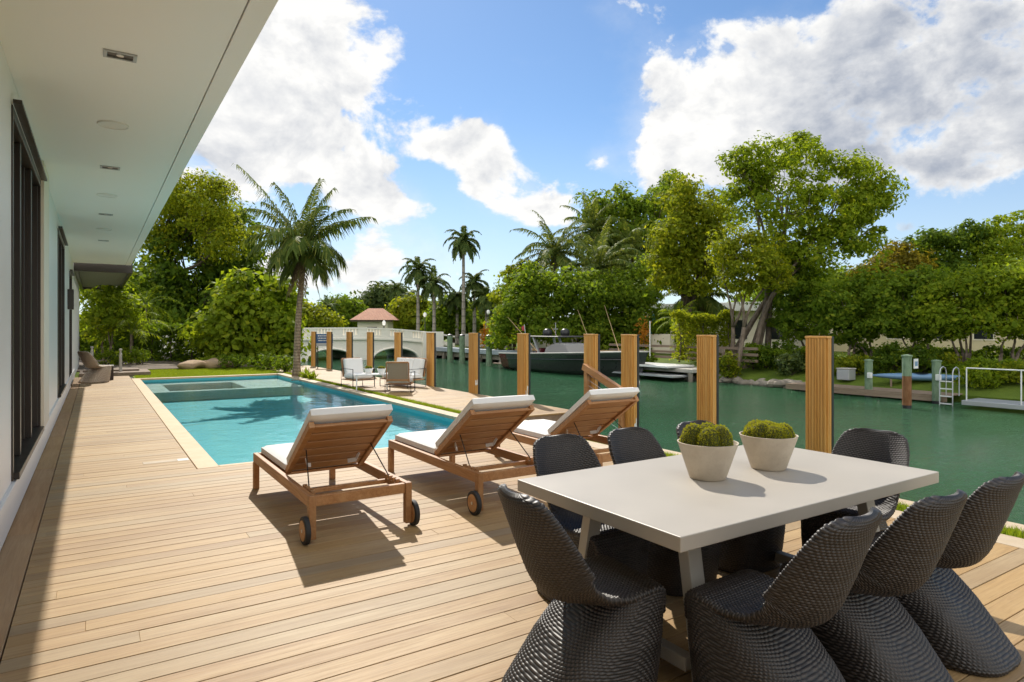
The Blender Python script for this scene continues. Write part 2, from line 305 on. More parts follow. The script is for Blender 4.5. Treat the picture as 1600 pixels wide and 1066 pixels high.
# ------------------------------------------------------------------ mesh helpers
class MB:
    def __init__(s): s.v = []; s.f = []; s.r = []; s._r = None
    def add(s, vs, fs, r=None):
        k = len(s.v); s.v += [tuple(p) for p in vs]; s.f += [tuple(i+k for i in f) for f in fs]
        if r is None: r = random.random()
        s.r += [r]*len(fs); return s
    def box(s, x0, y0, z0, x1, y1, z1, r=None):
        v = [(x, y, z) for z in (z0, z1) for y in (y0, y1) for x in (x0, x1)]
        return s.add(v, [(0, 2, 3, 1), (4, 5, 7, 6), (0, 1, 5, 4), (2, 6, 7, 3), (0, 4, 6, 2), (1, 3, 7, 5)], r)
    def beam(s, p, q, w, h, up=(0, 0, 1), r=None):
        p = Vector(p); q = Vector(q); d = (q-p).normalized(); x = d.cross(Vector(up))
        if x.length < 1e-4: x = d.cross(Vector((1, 0, 0)))
        x.normalize(); z = x.cross(d); x *= w/2; z *= h/2
        v = [p-x-z, p+x-z, p+x+z, p-x+z, q-x-z, q+x-z, q+x+z, q-x+z]
        return s.add(v, [(0, 1, 2, 3), (7, 6, 5, 4), (0, 4, 5, 1), (1, 5, 6, 2), (2, 6, 7, 3), (3, 7, 4, 0)], r)
    def tube(s, pts, rad, n=8, cap=True, r=None):
        pts = [Vector(p) for p in pts]
        if not hasattr(rad, '__len__'): rad = [rad]*len(pts)
        vs = []; fs = []; x = None
        for i, p in enumerate(pts):
            d = (pts[min(i+1, len(pts)-1)]-pts[max(i-1, 0)]).normalized()
            if x is None: x = d.cross(Vector((0, 0, 1)) if abs(d.z) < .9 else Vector((1, 0, 0))).normalized()
            else: x = (x-d*x.dot(d)).normalized()
            y = d.cross(x)
            for k in range(n):
                a = 2*math.pi*k/n; vs.append(p+(x*math.cos(a)+y*math.sin(a))*rad[i])
        for i in range(len(pts)-1):
            for k in range(n):
                fs.append((i*n+k, i*n+(k+1) % n, (i+1)*n+(k+1) % n, (i+1)*n+k))
        if cap: fs.append(tuple(range(n))[::-1]); fs.append(tuple((len(pts)-1)*n+k for k in range(n)))
        return s.add(vs, fs, r)
    def lathe(s, prof, c=(0, 0, 0), n=24, r=None):
        vs = []; fs = []; m = len(prof)
        for k in range(n):
            a = 2*math.pi*k/n
            for (rr, z) in prof: vs.append((c[0]+rr*math.cos(a), c[1]+rr*math.sin(a), c[2]+z))
        for k in range(n):
            for i in range(m-1):
                fs.append((k*m+i, ((k+1) % n)*m+i, ((k+1) % n)*m+i+1, k*m+i+1))
        return s.add(vs, fs, r)
    def prism(s, poly, y0, y1, axis='y', r=None):
        n = len(poly)
        if axis == 'y': v = [(a, y0, b) for a, b in poly]+[(a, y1, b) for a, b in poly]
        elif axis == 'x': v = [(y0, a, b) for a, b in poly]+[(y1, a, b) for a, b in poly]
        else: v = [(a, b, y0) for a, b in poly]+[(a, b, y1) for a, b in poly]
        f = [tuple(range(n)), tuple(range(2*n-1, n-1, -1))]+[(i, i+n, (i+1) % n+n, (i+1) % n) for i in range(n)]
        return s.add(v, f, r)
    def sphere(s, c, rx, ry=None, rz=None, n=10, m=6, r=None):
        ry = rx if ry is None else ry; rz = rx if rz is None else rz
        vs = [(c[0], c[1], c[2]-rz)]; fs = []
        for j in range(1, m):
            t = -math.pi/2+math.pi*j/m
            for k in range(n):
                a = 2*math.pi*k/n; vs.append((c[0]+rx*math.cos(t)*math.cos(a), c[1]+ry*math.cos(t)*math.sin(a), c[2]+rz*math.sin(t)))
        vs.append((c[0], c[1], c[2]+rz)); L = len(vs)-1
        for k in range(n):
            fs.append((0, 1+(k+1) % n, 1+k)); fs.append((L, L-n+k, L-n+(k+1) % n))
            for j in range(m-2): fs.append((1+j*n+k, 1+j*n+(k+1) % n, 1+(j+1)*n+(k+1) % n, 1+(j+1)*n+k))
        return s.add(vs, fs, r)
    def build(s, name, m, parent=None, smooth=False, bevel=0., seg=2, loc=None, recalc=True):
        me = bpy.data.meshes.new(name); me.from_pydata(s.v, [], s.f); me.validate(clean_customdata=False)
        if len(me.polygons) == len(s.r):
            a = me.attributes.new('rnd', 'FLOAT', 'FACE'); a.data.foreach_set('value', s.r)
        if recalc: bm = bmesh.new(); bm.from_mesh(me); bmesh.ops.recalc_face_normals(bm, faces=bm.faces); bm.to_mesh(me); bm.free()
        return fin(me, name, m, parent, smooth, bevel, seg, loc)
def fin(me, name, m, parent=None, smooth=False, bevel=0., seg=2, loc=None):
    if m is not None: me.materials.append(m)
    if smooth:
        me.polygons.foreach_set('use_smooth', [True]*len(me.polygons))
        if smooth != 'all':
            try: me.set_sharp_from_angle(angle=R_(smooth if smooth is not True else 40))
            except Exception: pass
    o = bpy.data.objects.new(name, me); COL.objects.link(o)
    if parent is not None: o.parent = parent
    if loc is not None: o.location = loc
    if bevel:
        b = o.modifiers.new('bevel', 'BEVEL'); b.width = bevel; b.segments = seg; b.limit_method = 'ANGLE'; b.harden_normals = False
    return o
def quads(name, V, m, parent=None, rnd=None, nper=4):
    """V: (N, nper, 3) array, each row one face"""
    N = V.shape[0]; me = bpy.data.meshes.new(name)
    me.vertices.add(N*nper); me.vertices.foreach_set('co', V.reshape(-1).astype(np.float32))
    me.loops.add(N*nper); me.loops.foreach_set('vertex_index', np.arange(N*nper, dtype=np.int32))
    me.polygons.add(N); me.polygons.foreach_set('loop_start', np.arange(0, N*nper, nper, dtype=np.int32))
    me.update(calc_edges=True)
    a = me.attributes.new('rnd', 'FLOAT', 'FACE'); a.data.foreach_set('value', (RNG.random(N) if rnd is None else rnd).astype(np.float32))
    return fin(me, name, m, parent)
def tag(o, label=None, cat=None, group=None, kind=None):
    if label: o['label'] = label
    if cat: o['category'] = cat
    if group: o['group'] = group
    if kind: o['kind'] = kind
    return o
def thing(name, loc, label, cat, group=None, rz=0.):
    o = bpy.data.objects.new(name, None); COL.objects.link(o); o.location = tuple(loc); o.rotation_euler = (0, 0, rz); o.empty_display_size = .2
    return tag(o, label, cat, group)
def struct(o): o['kind'] = 'structure'; return o
def dup(root, loc, rz=0., label=None, sc=None):
    r = root.copy(); COL.objects.link(r); r.location = tuple(loc); r.rotation_euler = (0, 0, rz)
    if sc: r.scale = sc
    if label: r['label'] = label
    for ch in list(root.children):
        c = ch.copy(); COL.objects.link(c); c.parent = r
        for g in list(ch.children):
            d = g.copy(); COL.objects.link(d); d.parent = c
    return r
def unit(a): return a/np.maximum(np.linalg.norm(a, axis=-1, keepdims=True), 1e-9)
# ================================================================== SETTING
WZ = -.9; PW = -.115
struct(MB().box(-900, -500, -6, 900, 1200, -5).build('ground', M['soil']))
struct(MB().add([(5.9, -120, WZ), (26, -120, WZ), (26, 62, WZ), (5.9, 62, WZ)], [(0, 1, 2, 3)]).add([(-80, 62, WZ), (26, 62, WZ), (26, 84, WZ), (-80, 84, WZ)], [(0, 1, 2, 3)]).build('canal_water', M['canal'], recalc=False))

def boards(x0, x1, y0, y1, z, w, axis, th=.028, lmin=3.6, lmax=6.5, seed=1, gap=.006):
    rg = random.Random(seed); m = MB()
    a0, a1, c0, c1 = (x0, x1, y0, y1) if axis == 0 else (y0, y1, x0, x1)
    c = c0
    while c < c1-.01:
        ce = min(c+w, c1); a = a0-rg.random()*lmax*.8
        while a < a1:
            e = a+rg.uniform(lmin, lmax)
            b0, b1 = max(a, a0), min(e, a1)
            if b1-b0 > .02:
                r = rg.random(); zz = z+rg.uniform(-.0012, .0012)
                if b1 > a1-.3: b1 = a1; e = a1+1
                if axis == 0: m.box(b0+.0002, c+gap/2, z-th, b1-.0002, ce-gap/2, zz, r)
                else: m.box(c+gap/2, b0+.001, z-th, ce-gap/2, b1-.001, zz, r)
            a = e
        c = ce
    return m
BW = .14
dk = boards(-.37, 5.50, -2.06, 7.88, 0, BW, 0, seed=3)
dk2 = boards(-.37, .945, 7.88, 25.0, 0, BW, 0, seed=4)
k = len(dk.v); dk.v += dk2.v; dk.f += [tuple(i+k for i in f) for f in dk2.f]; dk.r += dk2.r
struct(dk.build('deck', M['deck'], bevel=.0016, seg=1))
struct(boards(-.578, -.374, -2.06, 25.0, .001, .204, 1, lmin=2.2, lmax=3.4, seed=9).build('deck_border', M['deckY'], bevel=.003, seg=1))
sb = MB().box(-.7, -2.2, -.5, 5.9, 7.9, -.045).box(-.7, 7.9, -.5, 1.05, 25.2, -.045)
struct(sb.build('deck_subfloor', M['sub']))
# coping around the pool: left wood-toned band, near band, right pale band, far band
struct(MB().box(.951, 7.886, -.2, 1.178, 23.52, .003, .2).box(1.178, 7.886, -.2, 5.34, 7.975, .002, .5).box(1.178, 23.30, -.2, 5.34, 23.52, .002, .7).build('pool_coping', M['coping'], bevel=.006))
struct(MB().box(5.342, 7.886, -.2, 5.60, 23.52, .004, .7).build('pool_coping_stone', M['palestone'], bevel=.006))
struct(MB().box(5.503, -2.06, -.2, 5.765, 7.884, .002).build('deck_edging', M['palestone'], bevel=.006))
# pool basin
B = MB()
x0, x1, y0, y1, zf = 1.18, 5.34, 7.977, 23.298, -.44
B.add([(x0, y0, zf), (x1, y0, zf), (x1, y1, zf), (x0, y1, zf)], [(0, 1, 2, 3)])
for a, b in (((x0, y0), (x1, y0)), ((x1, y0), (x1, y1)), ((x1, y1), (x0, y1)), ((x0, y1), (x0, y0))):
    B.add([(*a, zf), (*b, zf), (*b, -.05), (*a, -.05)], [(0, 1, 2, 3)])
struct(B.build('pool_basin', M['plaster']))
L = MB()           # shallow ledge at the far end with a sunken spa
L.box(1.19, 19.9, zf, 5.33, 20.2, -.17).box(1.19, 20.2, zf, 1.75, 23.29, -.17).box(1.75, 22.7, zf, 5.33, 23.29, -.17).box(3.75, 20.2, zf, 5.33, 22.7, -.17).box(1.75, 20.2, zf, 3.75, 22.7, -.40)
struct(L.build('pool_ledge', M['ledge'], bevel=.02))
struct(MB().add([(x0-.003, y0-.003, PW), (x1+.003, y0-.003, PW), (x1+.003, y1+.003, PW), (x0-.003, y1+.003, PW)], [(0, 1, 2, 3)]).build('pool_water', M['poolwater'], recalc=False))
# dock beyond the pool
struct(boards(5.735, 7.70, 9.5, 28.0, 0, .145, 0, seed=8, lmin=1.97, lmax=2.2).build('dock', M['dockw'], bevel=.0025, seg=1))
struct(MB().box(5.75, 9.515, -.30, 7.69, 28, -.032).build('dock_frame', M['oldwood']))
st = MB()
for i in range(4): st.box(6.25, 9.5-.30*(i+1)+.004, -.16*(i+1)-.04, 7.6, 9.5-.30*i, -.16*(i+1))
st.box(6.25, 8.0, -.70, 7.6, 8.29, -.66)
struct(st.build('dock_steps', M['dockw'], bevel=.004))
# lawn strips and seawall
struct(MB().box(5.767, -2.06, -.2, 5.968, 9.5, -.012).box(5.602, 9.5, -.2, 5.733, 23.52, .0).box(5.602, 7.886, -.2, 5.77, 9.5, -.013).build('lawn_strip', M['lawn']))
struct(MB().box(5.97, -12, -.18, 6.18, 9.497, .004).build('seawall_cap', M['palestone'], bevel=.012))
struct(MB().box(5.62, -12, -4, 6.12, 61, -.2).build('near_seawall', M['seawall']))
struct(MB().box(-70, 25.2, -4.5, 5.2, 61.5, -.03).box(1.05, 23.52, -.5, 5.73, 28.2, -.028).box(5.2, 28.1, -.25, 6.0, 61.5, -.032).build('lawn', M['lawn']))
# soil bed under shrubs
struct(MB().box(-8, 28.6, -.03, 5.6, 46, .012).box(5.05, 20.2, -.02, 5.8, 20.3, .0).build('planting_bed', M['soil']))
# opposite bank
ob = MB()
ob.prism([(24.5, -4), (24.5, -.66), (26.6, -.10), (33, .02), (420, .02), (420, -4)], -140, 51, 'y')
struct(ob.build('far_bank', M['lawnfar']))
struct(MB().box(-420, 84, -4, 700, 420, .0).box(26.5, 51, -4, 420, 84, .0).build('far_shore', M['lawnfar']))
def strip_grass(name, boxes, n, h, mt):
    P = []
    for (a, b, c, d, z), w in zip(boxes, [n]*len(boxes)):
        k = int(w*(c-a)*(d-b)); P.append(np.c_[RNG.uniform(a, c, k), RNG.uniform(b, d, k), np.full(k, z)])
    P = np.concatenate(P); N = len(P); az = RNG.random(N)*6.283; hh = h*RNG.uniform(.5, 1.2, N)
    t = np.c_[np.cos(az), np.sin(az), np.zeros(N)]; ln = np.c_[RNG.normal(0, .35, N), RNG.normal(0, .35, N), np.ones(N)]*hh[:, None]
    w = t*(h*.07); V = np.stack([P-w, P+w, P+ln], 1)
    o = quads(name, V, mt, nper=3); o['kind'] = 'stuff'; return o
M['blade'] = mat('grass_blade', leaf, dark=(.07, .12, .008), light=(.22, .29, .016), yel=(.34, .34, .03), trans=.5)
strip_grass('grass', [(5.60, 9.5, 5.735, 23.5, .0), (5.767, -1.5, 5.968, 9.5, -.012)], 9000, .055, M['blade'])
strip_grass('lawn_grass', [(1.1, 23.55, 5.6, 28.5, -.03)], 2200, .05, M['blade'])

# ================================================================== HOUSE
house = thing('house', (-.58, 0, 0), 'white modern house with dark framed sliding windows and a deep white roof overhang', 'house')
HX = -.58
W = MB()
def wl(y0, y1, z0=0, z1=3.65, x0=-.5): W.box(x0, y0, z0, 0, y1, z1)
wl(-3, 6.66); wl(6.66, 9.90, 0, .30); wl(6.66, 9.90, 3.40, 3.65); wl(9.90, 14.36); wl(14.36, 17.28, 0, .30); wl(14.36, 17.28, 3.40, 3.65); wl(17.28, 20.6); wl(20.6, 22.6, 0, .05); wl(20.6, 22.6, 3.1, 3.65); wl(22.6, 33)
W.build('wall', M['white'], house)
MB().box(0, 9.87, .31, .045, 10.9, 3.648).build('pilaster', M['creamwall'], house, bevel=.004)
MB().box(.0, -3, .012, .028, 24.9, .29).build('plinth', M['white'], house, bevel=.004)
Rf = MB().box(-9, -4, 3.652, 1.40, 24.40, 3.86)
sf = Rf.build('roof_soffit', M['soffit'], house, bevel=.004)
MB().box(1.408, -4, 3.648, 1.56, 24.41, 4.06).build('fascia', M['soffit'], house, bevel=.004)
MB().box(-9, -4, 3.862, 1.407, 24.40, 4.05).build('roof', M['white'], house)
for (ya, yb, nm) in ((6.66, 9.90, 3), (14.36, 17.28, 3), (20.6, 22.6, 2)):
    zb, zt = (.30, 3.40) if nm == 3 else (.05, 3.1)
    F = MB().box(-.16, ya, zb, .012, ya+.07, zt).box(-.16, yb-.07, zb, .012, yb, zt).box(-.16, ya+.07, zt-.08, .012, yb-.07, zt).box(-.16, ya+.07, zb, .05, yb-.07, zb+.055)
    st_ = (yb-ya)/nm
    for i in range(nm):
        a = ya+i*st_; xx = -.06-.05*(i % 2)
        F.box(xx-.04, a+.02 if i else a+.071, zb+.056, xx+.045, a+.12, zt-.081)
        F.box(xx-.04, a+st_-.10, zb+.056, xx+.043, a+st_-.0 if i < nm-1 else yb-.071, zt-.081)
    f = F.build('window', M['bronze'], house, bevel=.004)
    P = MB()
    for i in range(nm): P.box(-.075-.05*(i % 2), ya+i*st_+.1, zb+.05, -.066-.05*(i % 2), ya+(i+1)*st_-.09, zt-.08)
    P.build('pane', M['glass'], f)
    MB().box(-.49, ya+.01, zb, -.42, yb-.01, zt).build('curtain', M['canvas'], f)
    MB().box(.014, ya-.04, zt+.005, .075, yb+.02, zt+.035).build('track', M['bronze'], f)
for y in (5.76, 9.82, 13.85, 17.97):
    e = MB()
    for (a, b, c, d) in ((-.11, -.075, .11, -.055), (-.11, .055, .11, .075), (-.11, -.055, -.085, .055), (.085, -.055, .11, .055)): e.box(.74+a, y+b, 3.640, .74+c, y+d, 3.658)
    fr = e.build('recessed_light', M['alu'], house, bevel=.002)
    MB().box(.655, y-.055, 3.6505, .825, y+.055, 3.6515).build('baffle', M['bronze'], fr)
    MB().lathe([(0, 0), (.026, 0), (.03, .01), (.03, .02)], (.74, y, 3.6445), 14).build('bulb', M['steel'], fr, smooth=True)
for y in (7.75, 11.87, 15.9):
    MB().lathe([(0, .004), (.126, .004), (.128, -.002), (.138, -.002), (.142, .014)], (.735, y, 3.640), 32).build('ceiling_speaker', M['white'], house, smooth=True)
hd = MB().box(.0, 5.42, .93, .018, 5.50, 1.13).build('door_handle', M['alu'], house, bevel=.004)
MB().box(.02, 5.45, .98, .036, 5.468, 1.10).box(.02, 5.478, .95, .03, 5.49, .965).build('lever', M['black'], hd, bevel=.003)
MB().box(.0, 19.3, 2.05, .13, 19.55, 2.55).build('wall_light', M['bronze'], house, bevel=.01)
C_ = MB().box(0, 24.75, 3.42, 1.62, 24.9, 3.86).box(0, 24.9, 3.42, .1, 36, 3.84).box(1.52, 24.9, 3.42, 1.62, 36, 3.84).box(.1, 35.9, 3.42, 1.52, 36, 3.84)
cn = C_.build('canopy', M['bronze'], house, bevel=.004); C_ = MB()
for i in range(30): C_.box(.1, 25.05+i*.365, 3.52, 1.52, 25.23+i*.365, 3.56)
o_ = C_.build('louvre', M['canopy'], cn, bevel=.004)

# ================================================================== WOVEN CHAIRS
def weave_grid(name, P, m, parent, prow, pcol, amp, attrm=True):
    """P (nv, ns, 3) closed in s; displace into over-under strands, link as one mesh"""
    nv, ns, _ = P.shape
    du = np.roll(P, -1, 1)-np.roll(P, 1, 1); dv = np.gradient(P, axis=0); nr = unit(np.cross(du, dv))
    i = np.arange(nv)[:, None]; j = np.arange(ns)[None, :]
    row = i/prow; col = j/pcol; ri = np.floor(row)
    prof = np.abs(np.sin(np.pi*row))**.6; over = .5+.5*np.cos(np.pi*(col+ri))
    rg_ = np.random.default_rng(nv); jr = rg_.uniform(.78, 1.12, int(np.ceil(nv/prow))+1)[ri.astype(int)]; jc = rg_.uniform(.85, 1.1, int(np.ceil(ns/pcol))+1)[np.floor(col).astype(int)]
    hh = prof*(.35+.65*over)*jr*jc
    c = P.mean(1, keepdims=True); sgn = np.sign(np.median((nr*(P-c)).sum(-1))) or 1
    V = P+nr*sgn*(hh[..., None]*amp)
    me = bpy.data.meshes.new(name); N = nv*ns
    me.vertices.add(N); me.vertices.foreach_set('co', V.reshape(-1).astype(np.float32))
    a = (i[:-1]*ns+j); b = (i[:-1]*ns+(j+1) % ns); F = np.stack([a, b, b+ns, a+ns], -1).reshape(-1, 4)
    n = len(F); me.loops.add(n*4); me.loops.foreach_set('vertex_index', F.reshape(-1).astype(np.int32))
    me.polygons.add(n); me.polygons.foreach_set('loop_start', np.arange(0, 4*n, 4, dtype=np.int32)); me.update(calc_edges=True)
    at_ = me.attributes.new('weave', 'FLOAT', 'POINT'); at_.data.foreach_set('value', hh.reshape(-1).astype(np.float32))
    return fin(me, name, m, parent, smooth='all')
def smooth_path(K, n, it=4, win=9):
    K = np.array(K, float); s = np.r_[0, np.cumsum(np.linalg.norm(np.diff(K[:, :2], axis=0), axis=1))]
    t = np.linspace(0, s[-1], n); A = np.stack([np.interp(t, s, K[:, k]) for k in range(K.shape[1])], 1)
    w = max(3, int(n*.035)) | 1
    for _ in range(it):
        pad = np.concatenate([np.repeat(A[:1], w//2, 0), A, np.repeat(A[-1:], w//2, 0)]); B_ = np.stack([np.convolve(pad[:, k], np.ones(w)/w, 'valid') for k in range(A.shape[1])], 1)
        B_[0] = A[0]; B_[-1] = A[-1]; A = B_
    return A
def make_wicker_chair(name, label, m, group=None, fine=1.0):
    t = thing(name, (0, 0, 0), label, 'chair', group)
    # y, z, half width, forward curl of the edges
    K = [(-.374, .887, .075, .012), (-.370, .874, .16, .02), (-.356, .842, .213, .035), (-.325, .75, .248, .055), (-.295, .66, .260, .075), (-.265, .58, .258, .09), (-.238, .51, .25, .105), (-.195, .452, .238, .10), (-.12, .420, .236, .07),
         (-.03, .412, .24, .03), (.08, .424, .245, .008), (.17, .448, .244, .0), (.235, .455, .236, -.002), (.270, .435, .222, -.002), (.282, .395, .205, -.002), (.282, .33, .20, -.002)]
    nrow = int(88*fine); prow = 5; nv = nrow*prow+1
    A = smooth_path(K, nv, 3); y, z, w, cu = A.T; w = w*.91; cu = cu*1.35
    T = unit(np.stack([np.gradient(y), np.gradient(z)], 1)); nx = np.stack([T[:, 1], -T[:, 0]], 1)   # towards the sitter: front / up
    nx = -nx
    if nx[0, 0] < 0: nx = -nx
    ncol = int(92*fine)//2*2; pcol = 6; ns = ncol*pcol; th = .017
    q = np.arange(ns)/ns*4
    base = np.where(q < 2, 1-q, q-3)                     # -1..1 across, top then bottom
    side = np.where(q < 2, 1., -1.)
    a = np.clip(np.abs(base), 0, 1); rim = np.sqrt(np.clip(1-np.clip((a-.90)/.10, 0, 1)**2, 0, 1))
    ws = np.maximum(w, .02)[:, None]
    arc = np.r_[0, np.cumsum(np.hypot(np.diff(y), np.diff(z)))]; cap = np.sqrt(1-(1-np.clip(arc/.022, 0, 1))**2)
    X = ws*base[None, :]; off = side[None, :]*th*rim[None, :]*cap[:, None]
    lift = cu[:, None]*np.abs(base[None, :])**2.2
    o = off+lift
    P = np.stack([X, y[:, None]+nx[:, 0:1]*o, z[:, None]+nx[:, 1:2]*o], -1)
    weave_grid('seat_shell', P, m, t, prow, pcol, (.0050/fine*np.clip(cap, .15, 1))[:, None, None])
    nz = int(36*fine)*prow+1; f = np.linspace(0, 1, nz); zz = .42*(1-f)+.004
    yf = .298+.012*np.sin(np.pi*np.clip(f*1.1, 0, 1))-.03*f; yb = .035-.415*f
    hw = .222+.026*f; hw = hw*(1-.05*np.clip((f-.93)/.07, 0, 1)**2)
    yb = yb+.03*np.clip((f-.93)/.07, 0, 1)**2
    nc = int(124*fine)//2*2; ns2 = nc*pcol; an = np.arange(ns2)/ns2*2*np.pi
    e = 2/3.6; cx_ = np.sign(np.cos(an))*np.abs(np.cos(an))**e; cy_ = np.sign(np.sin(an))*np.abs(np.sin(an))**e
    taper = 1-.16*f[:, None]*np.clip(-cy_[None, :], 0, 1)**1.5        # narrower towards the heel
    yc = ((yf+yb)/2)[:, None]; hl = ((yf-yb)/2)[:, None]
    P = np.stack([hw[:, None]*cx_[None, :]*taper, yc+hl*cy_[None, :], zz[:, None]+0*cx_[None, :]], -1)
    sel = (A[:, 0] > -.15) & (A[:, 2] > .2) & (np.arange(nv) > nv*.4) & (A[:, 1] > .40); zs = np.interp(P[..., 1], A[sel, 0], A[sel, 1]-.004)
    zs = zs+np.interp(P[..., 1], A[sel, 0], cu[sel])*.9*np.clip(np.abs(P[..., 0])/hw[:, None], 0, 1)**2.2
    P[..., 2] = .004+(zs-.004)*(1-f)[:, None]
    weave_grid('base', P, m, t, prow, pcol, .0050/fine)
    return t
chair0 = make_wicker_chair('wicker_chair', 'charcoal wicker chair at the left end of the dining table facing right', M['wicker'], 'wicker chairs around the dining table')
chair0.location = (1.79, 2.17, 0); chair0.rotation_euler = (0, 0, R_(-90-6))
GRP = 'wicker chairs around the dining table'
CH = [((2.29, 1.60), 3, 'charcoal wicker chair nearest the left end on the near side of the table'),
      ((2.89, 1.56), -2, 'charcoal wicker chair in the middle of the near side of the table'),
      ((3.48, 1.56), 1, 'charcoal wicker chair farthest right on the near side, its back cut by the photo edge'),
      ((2.40, 2.86), 180-2, 'charcoal wicker chair on the far side just in front of the middle sun lounger'),
      ((2.99, 2.84), 180+3, 'charcoal wicker chair on the far long side in front of the farthest sun lounger'),
      ((3.60, 2.82), 180, 'charcoal wicker chair on the far long side mostly hidden behind the moss bowls'),
      ((3.97, 2.2), 90+6, 'charcoal wicker chair at the right end of the table against the canal')]
for (xy, rz, lb) in CH: dup(chair0, (*xy, 0), R_(rz), lb)
tc = make_wicker_chair('woven_armchair', 'tan woven chair standing against the white house wall beyond the pool', M['wickertan'], None, .6)
tc.location = (.0, 22.5, 0); tc.rotation_euler = (0, 0, R_(-58)); tc.scale = (1.3, 1.1, 1.04)
bx_ = thing('side_stool', (.33, 23.35, 0), 'small grey block stool beside the tan woven chair', 'stool')
MB().box(-.14, -.2, .0, .14, .2, .42)  .build('body', M['sub'], bx_, bevel=.02); MB().box(-.15, -.21, .422, .15, .21, .45).build('top', M['concrete'], bx_, bevel=.008)

# ================================================================== DINING TABLE
TX, TY = 2.935, 2.29; TL, TW, TH = 2.09, 1.14, .75
tb = thing('dining_table', (TX, TY, 0), 'rectangular dining table with pale plaster top on splayed grey legs', 'table')
MB().box(-TL/2, -TW/2, TH-.062, TL/2, TW/2, TH).build('tabletop', M['tabletop'], tb, bevel=.004)
for sx in (-1, 1):
    for sy in (-1, 1):
        MB().beam((sx*.72, sy*.31, TH-.062), (sx*.74, sy*.43, 0), .085, .06, (0, 1, 0)).build('leg', M['tableleg'], tb, bevel=.004)
    MB().box(sx*.70-.04, -.33, TH-.105, sx*.70+.04, .33, TH-.0625).build('top_rail', M['tableleg'], tb, bevel=.004); MB().box(sx*.755-.03, -.36, .06, sx*.755+.03, .36, .12).build('crossbar', M['tableleg'], tb, bevel=.004)
MB().box(-.66, -.03, TH-.10, .66, .03, TH-.063).build('stretcher', M['tableleg'], tb)

def moss(parent, rad, z, seed, lumps, puff=1.):
    rg = np.random.default_rng(seed); m = MB(); pts = []; nor = []
    C = [(0, 0, 0, rad*.5, rad*.60*puff)]
    for k in range(lumps):
        a = 6.283*k/lumps+rg.uniform(-.25, .25); q = rad*rg.uniform(.45, .56); C.append((q*math.cos(a), q*math.sin(a), rg.uniform(-.005, .012), rad*rg.uniform(.38, .50), rad*rg.uniform(.46, .60)*puff))
    for (x, y, zz, r, h) in C:
        m.sphere((x, y, z+zz), r, r, h, 18, 12)
        n = int(5200*(r/rad)**2*2.0); d = unit(rg.normal(size=(n, 3))); d[:, 2] = np.abs(d[:, 2]); wob = 1+.06*np.sin(d[:, :1]*17+x*90)*np.sin(d[:, 1:2]*15+y*80)
        pts.append(np.array([x, y, z+zz])+d*np.array([r, r, h])*wob); nor.append(d)
    m.v = [(a, b, max(c, z-.004)) for a, b, c in m.v]
    mb = m.build('moss', M['mossbase'], parent, smooth='all')
    P = np.concatenate(pts); D_ = np.concatenate(nor); N = len(P); s = rad*.042
    t = unit(D_*1.0+rg.normal(0, .6, (N, 3))); b = unit(np.cross(t, rg.normal(size=(N, 3))))
    V = np.stack([P-b*s*.35, P+b*s*.35, P+t*s*rg.uniform(.6, 1.5, (N, 1))], 1)
    quads('moss_tuft', V, M['moss'], mb, nper=3, rnd=np.clip(rg.random(N)*.55+.45*(np.sin(P[:, 0]*60/rad*.14)*np.sin(P[:, 1]*55/rad*.14)*.5+.5), 0, 1))
def bowl(label, loc, seed, lumps, R=.160, H=.195):
    t = thing('moss_bowl', loc, label, 'planter', 'moss planters on the dining table')
    k = R
    MB().lathe([(0, .0), (k*.56, 0), (k*.60, .006), (k*.985, H-.006), (k, H), (k*.955, H), (k*.93, H-.02), (k*.5, .03), (0, .03)], (0, 0, 0), 48).build('bowl', M['bowl'], t, smooth=50)
    moss(t, k*.93, H-.018, seed, lumps, 1.3 if lumps == 5 else 1.0); return t
bowl('round conical clay bowl of mounded moss on the table, left one nearer the camera', (2.77, 2.33, TH), 3, 5)
bowl('round conical clay bowl of flatter moss on the table, right one farther from the camera', (3.255, 2.30, TH), 5, 8)

# ================================================================== SUN LOUNGERS
def cushion(m, x0, x1, L, th, M4, puff=.012):
    """pillow box: x0..x1 wide, 0..L long, 0..th thick, placed by matrix M4"""
    nx, ny = 14, 24; r = .03; vs = []; fs = []
    def pt(i, j, top):
        u = i/nx; v = j/ny; e = min(u, 1-u)*(x1-x0); g = min(v, 1-v)*L; q = min(1, min(e, g)/r); q = math.sqrt(max(0, 1-(1-q)**2))
        zz = th/2+(1 if top else -1)*(th*.30+th*.20*q+(puff*math.sin(math.pi*u)**.5*math.sin(math.pi*v)**.4 if top else 0))
        sh = .008*(1-q)
        return M4 @ Vector((x0+(x1-x0)*u+(sh if u < .5 else -sh), L*v+(sh if v < .5 else -sh), zz))
    for top in (0, 1):
        for j in range(ny+1):
            for i in range(nx+1): vs.append(pt(i, j, top))
    K = (nx+1)*(ny+1); ix = lambda i, j, t: t*K+j*(nx+1)+i
    for j in range(ny):
        for i in range(nx):
            fs.append((ix(i, j, 0), ix(i, j+1, 0), ix(i+1, j+1, 0), ix(i+1, j, 0))); fs.append((ix(i, j, 1), ix(i+1, j, 1), ix(i+1, j+1, 1), ix(i, j+1, 1)))
    for j in range(ny):
        fs.append((ix(0, j, 0), ix(0, j, 1), ix(0, j+1, 1), ix(0, j+1, 0))); fs.append((ix(nx, j, 0), ix(nx, j+1, 0), ix(nx, j+1, 1), ix(nx, j, 1)))
    for i in range(nx):
        fs.append((ix(i, 0, 0), ix(i+1, 0, 0), ix(i+1, 0, 1), ix(i, 0, 1))); fs.append((ix(i, ny, 0), ix(i, ny, 1), ix(i+1, ny, 1), ix(i+1, ny, 0)))
    return m.add(vs, fs)
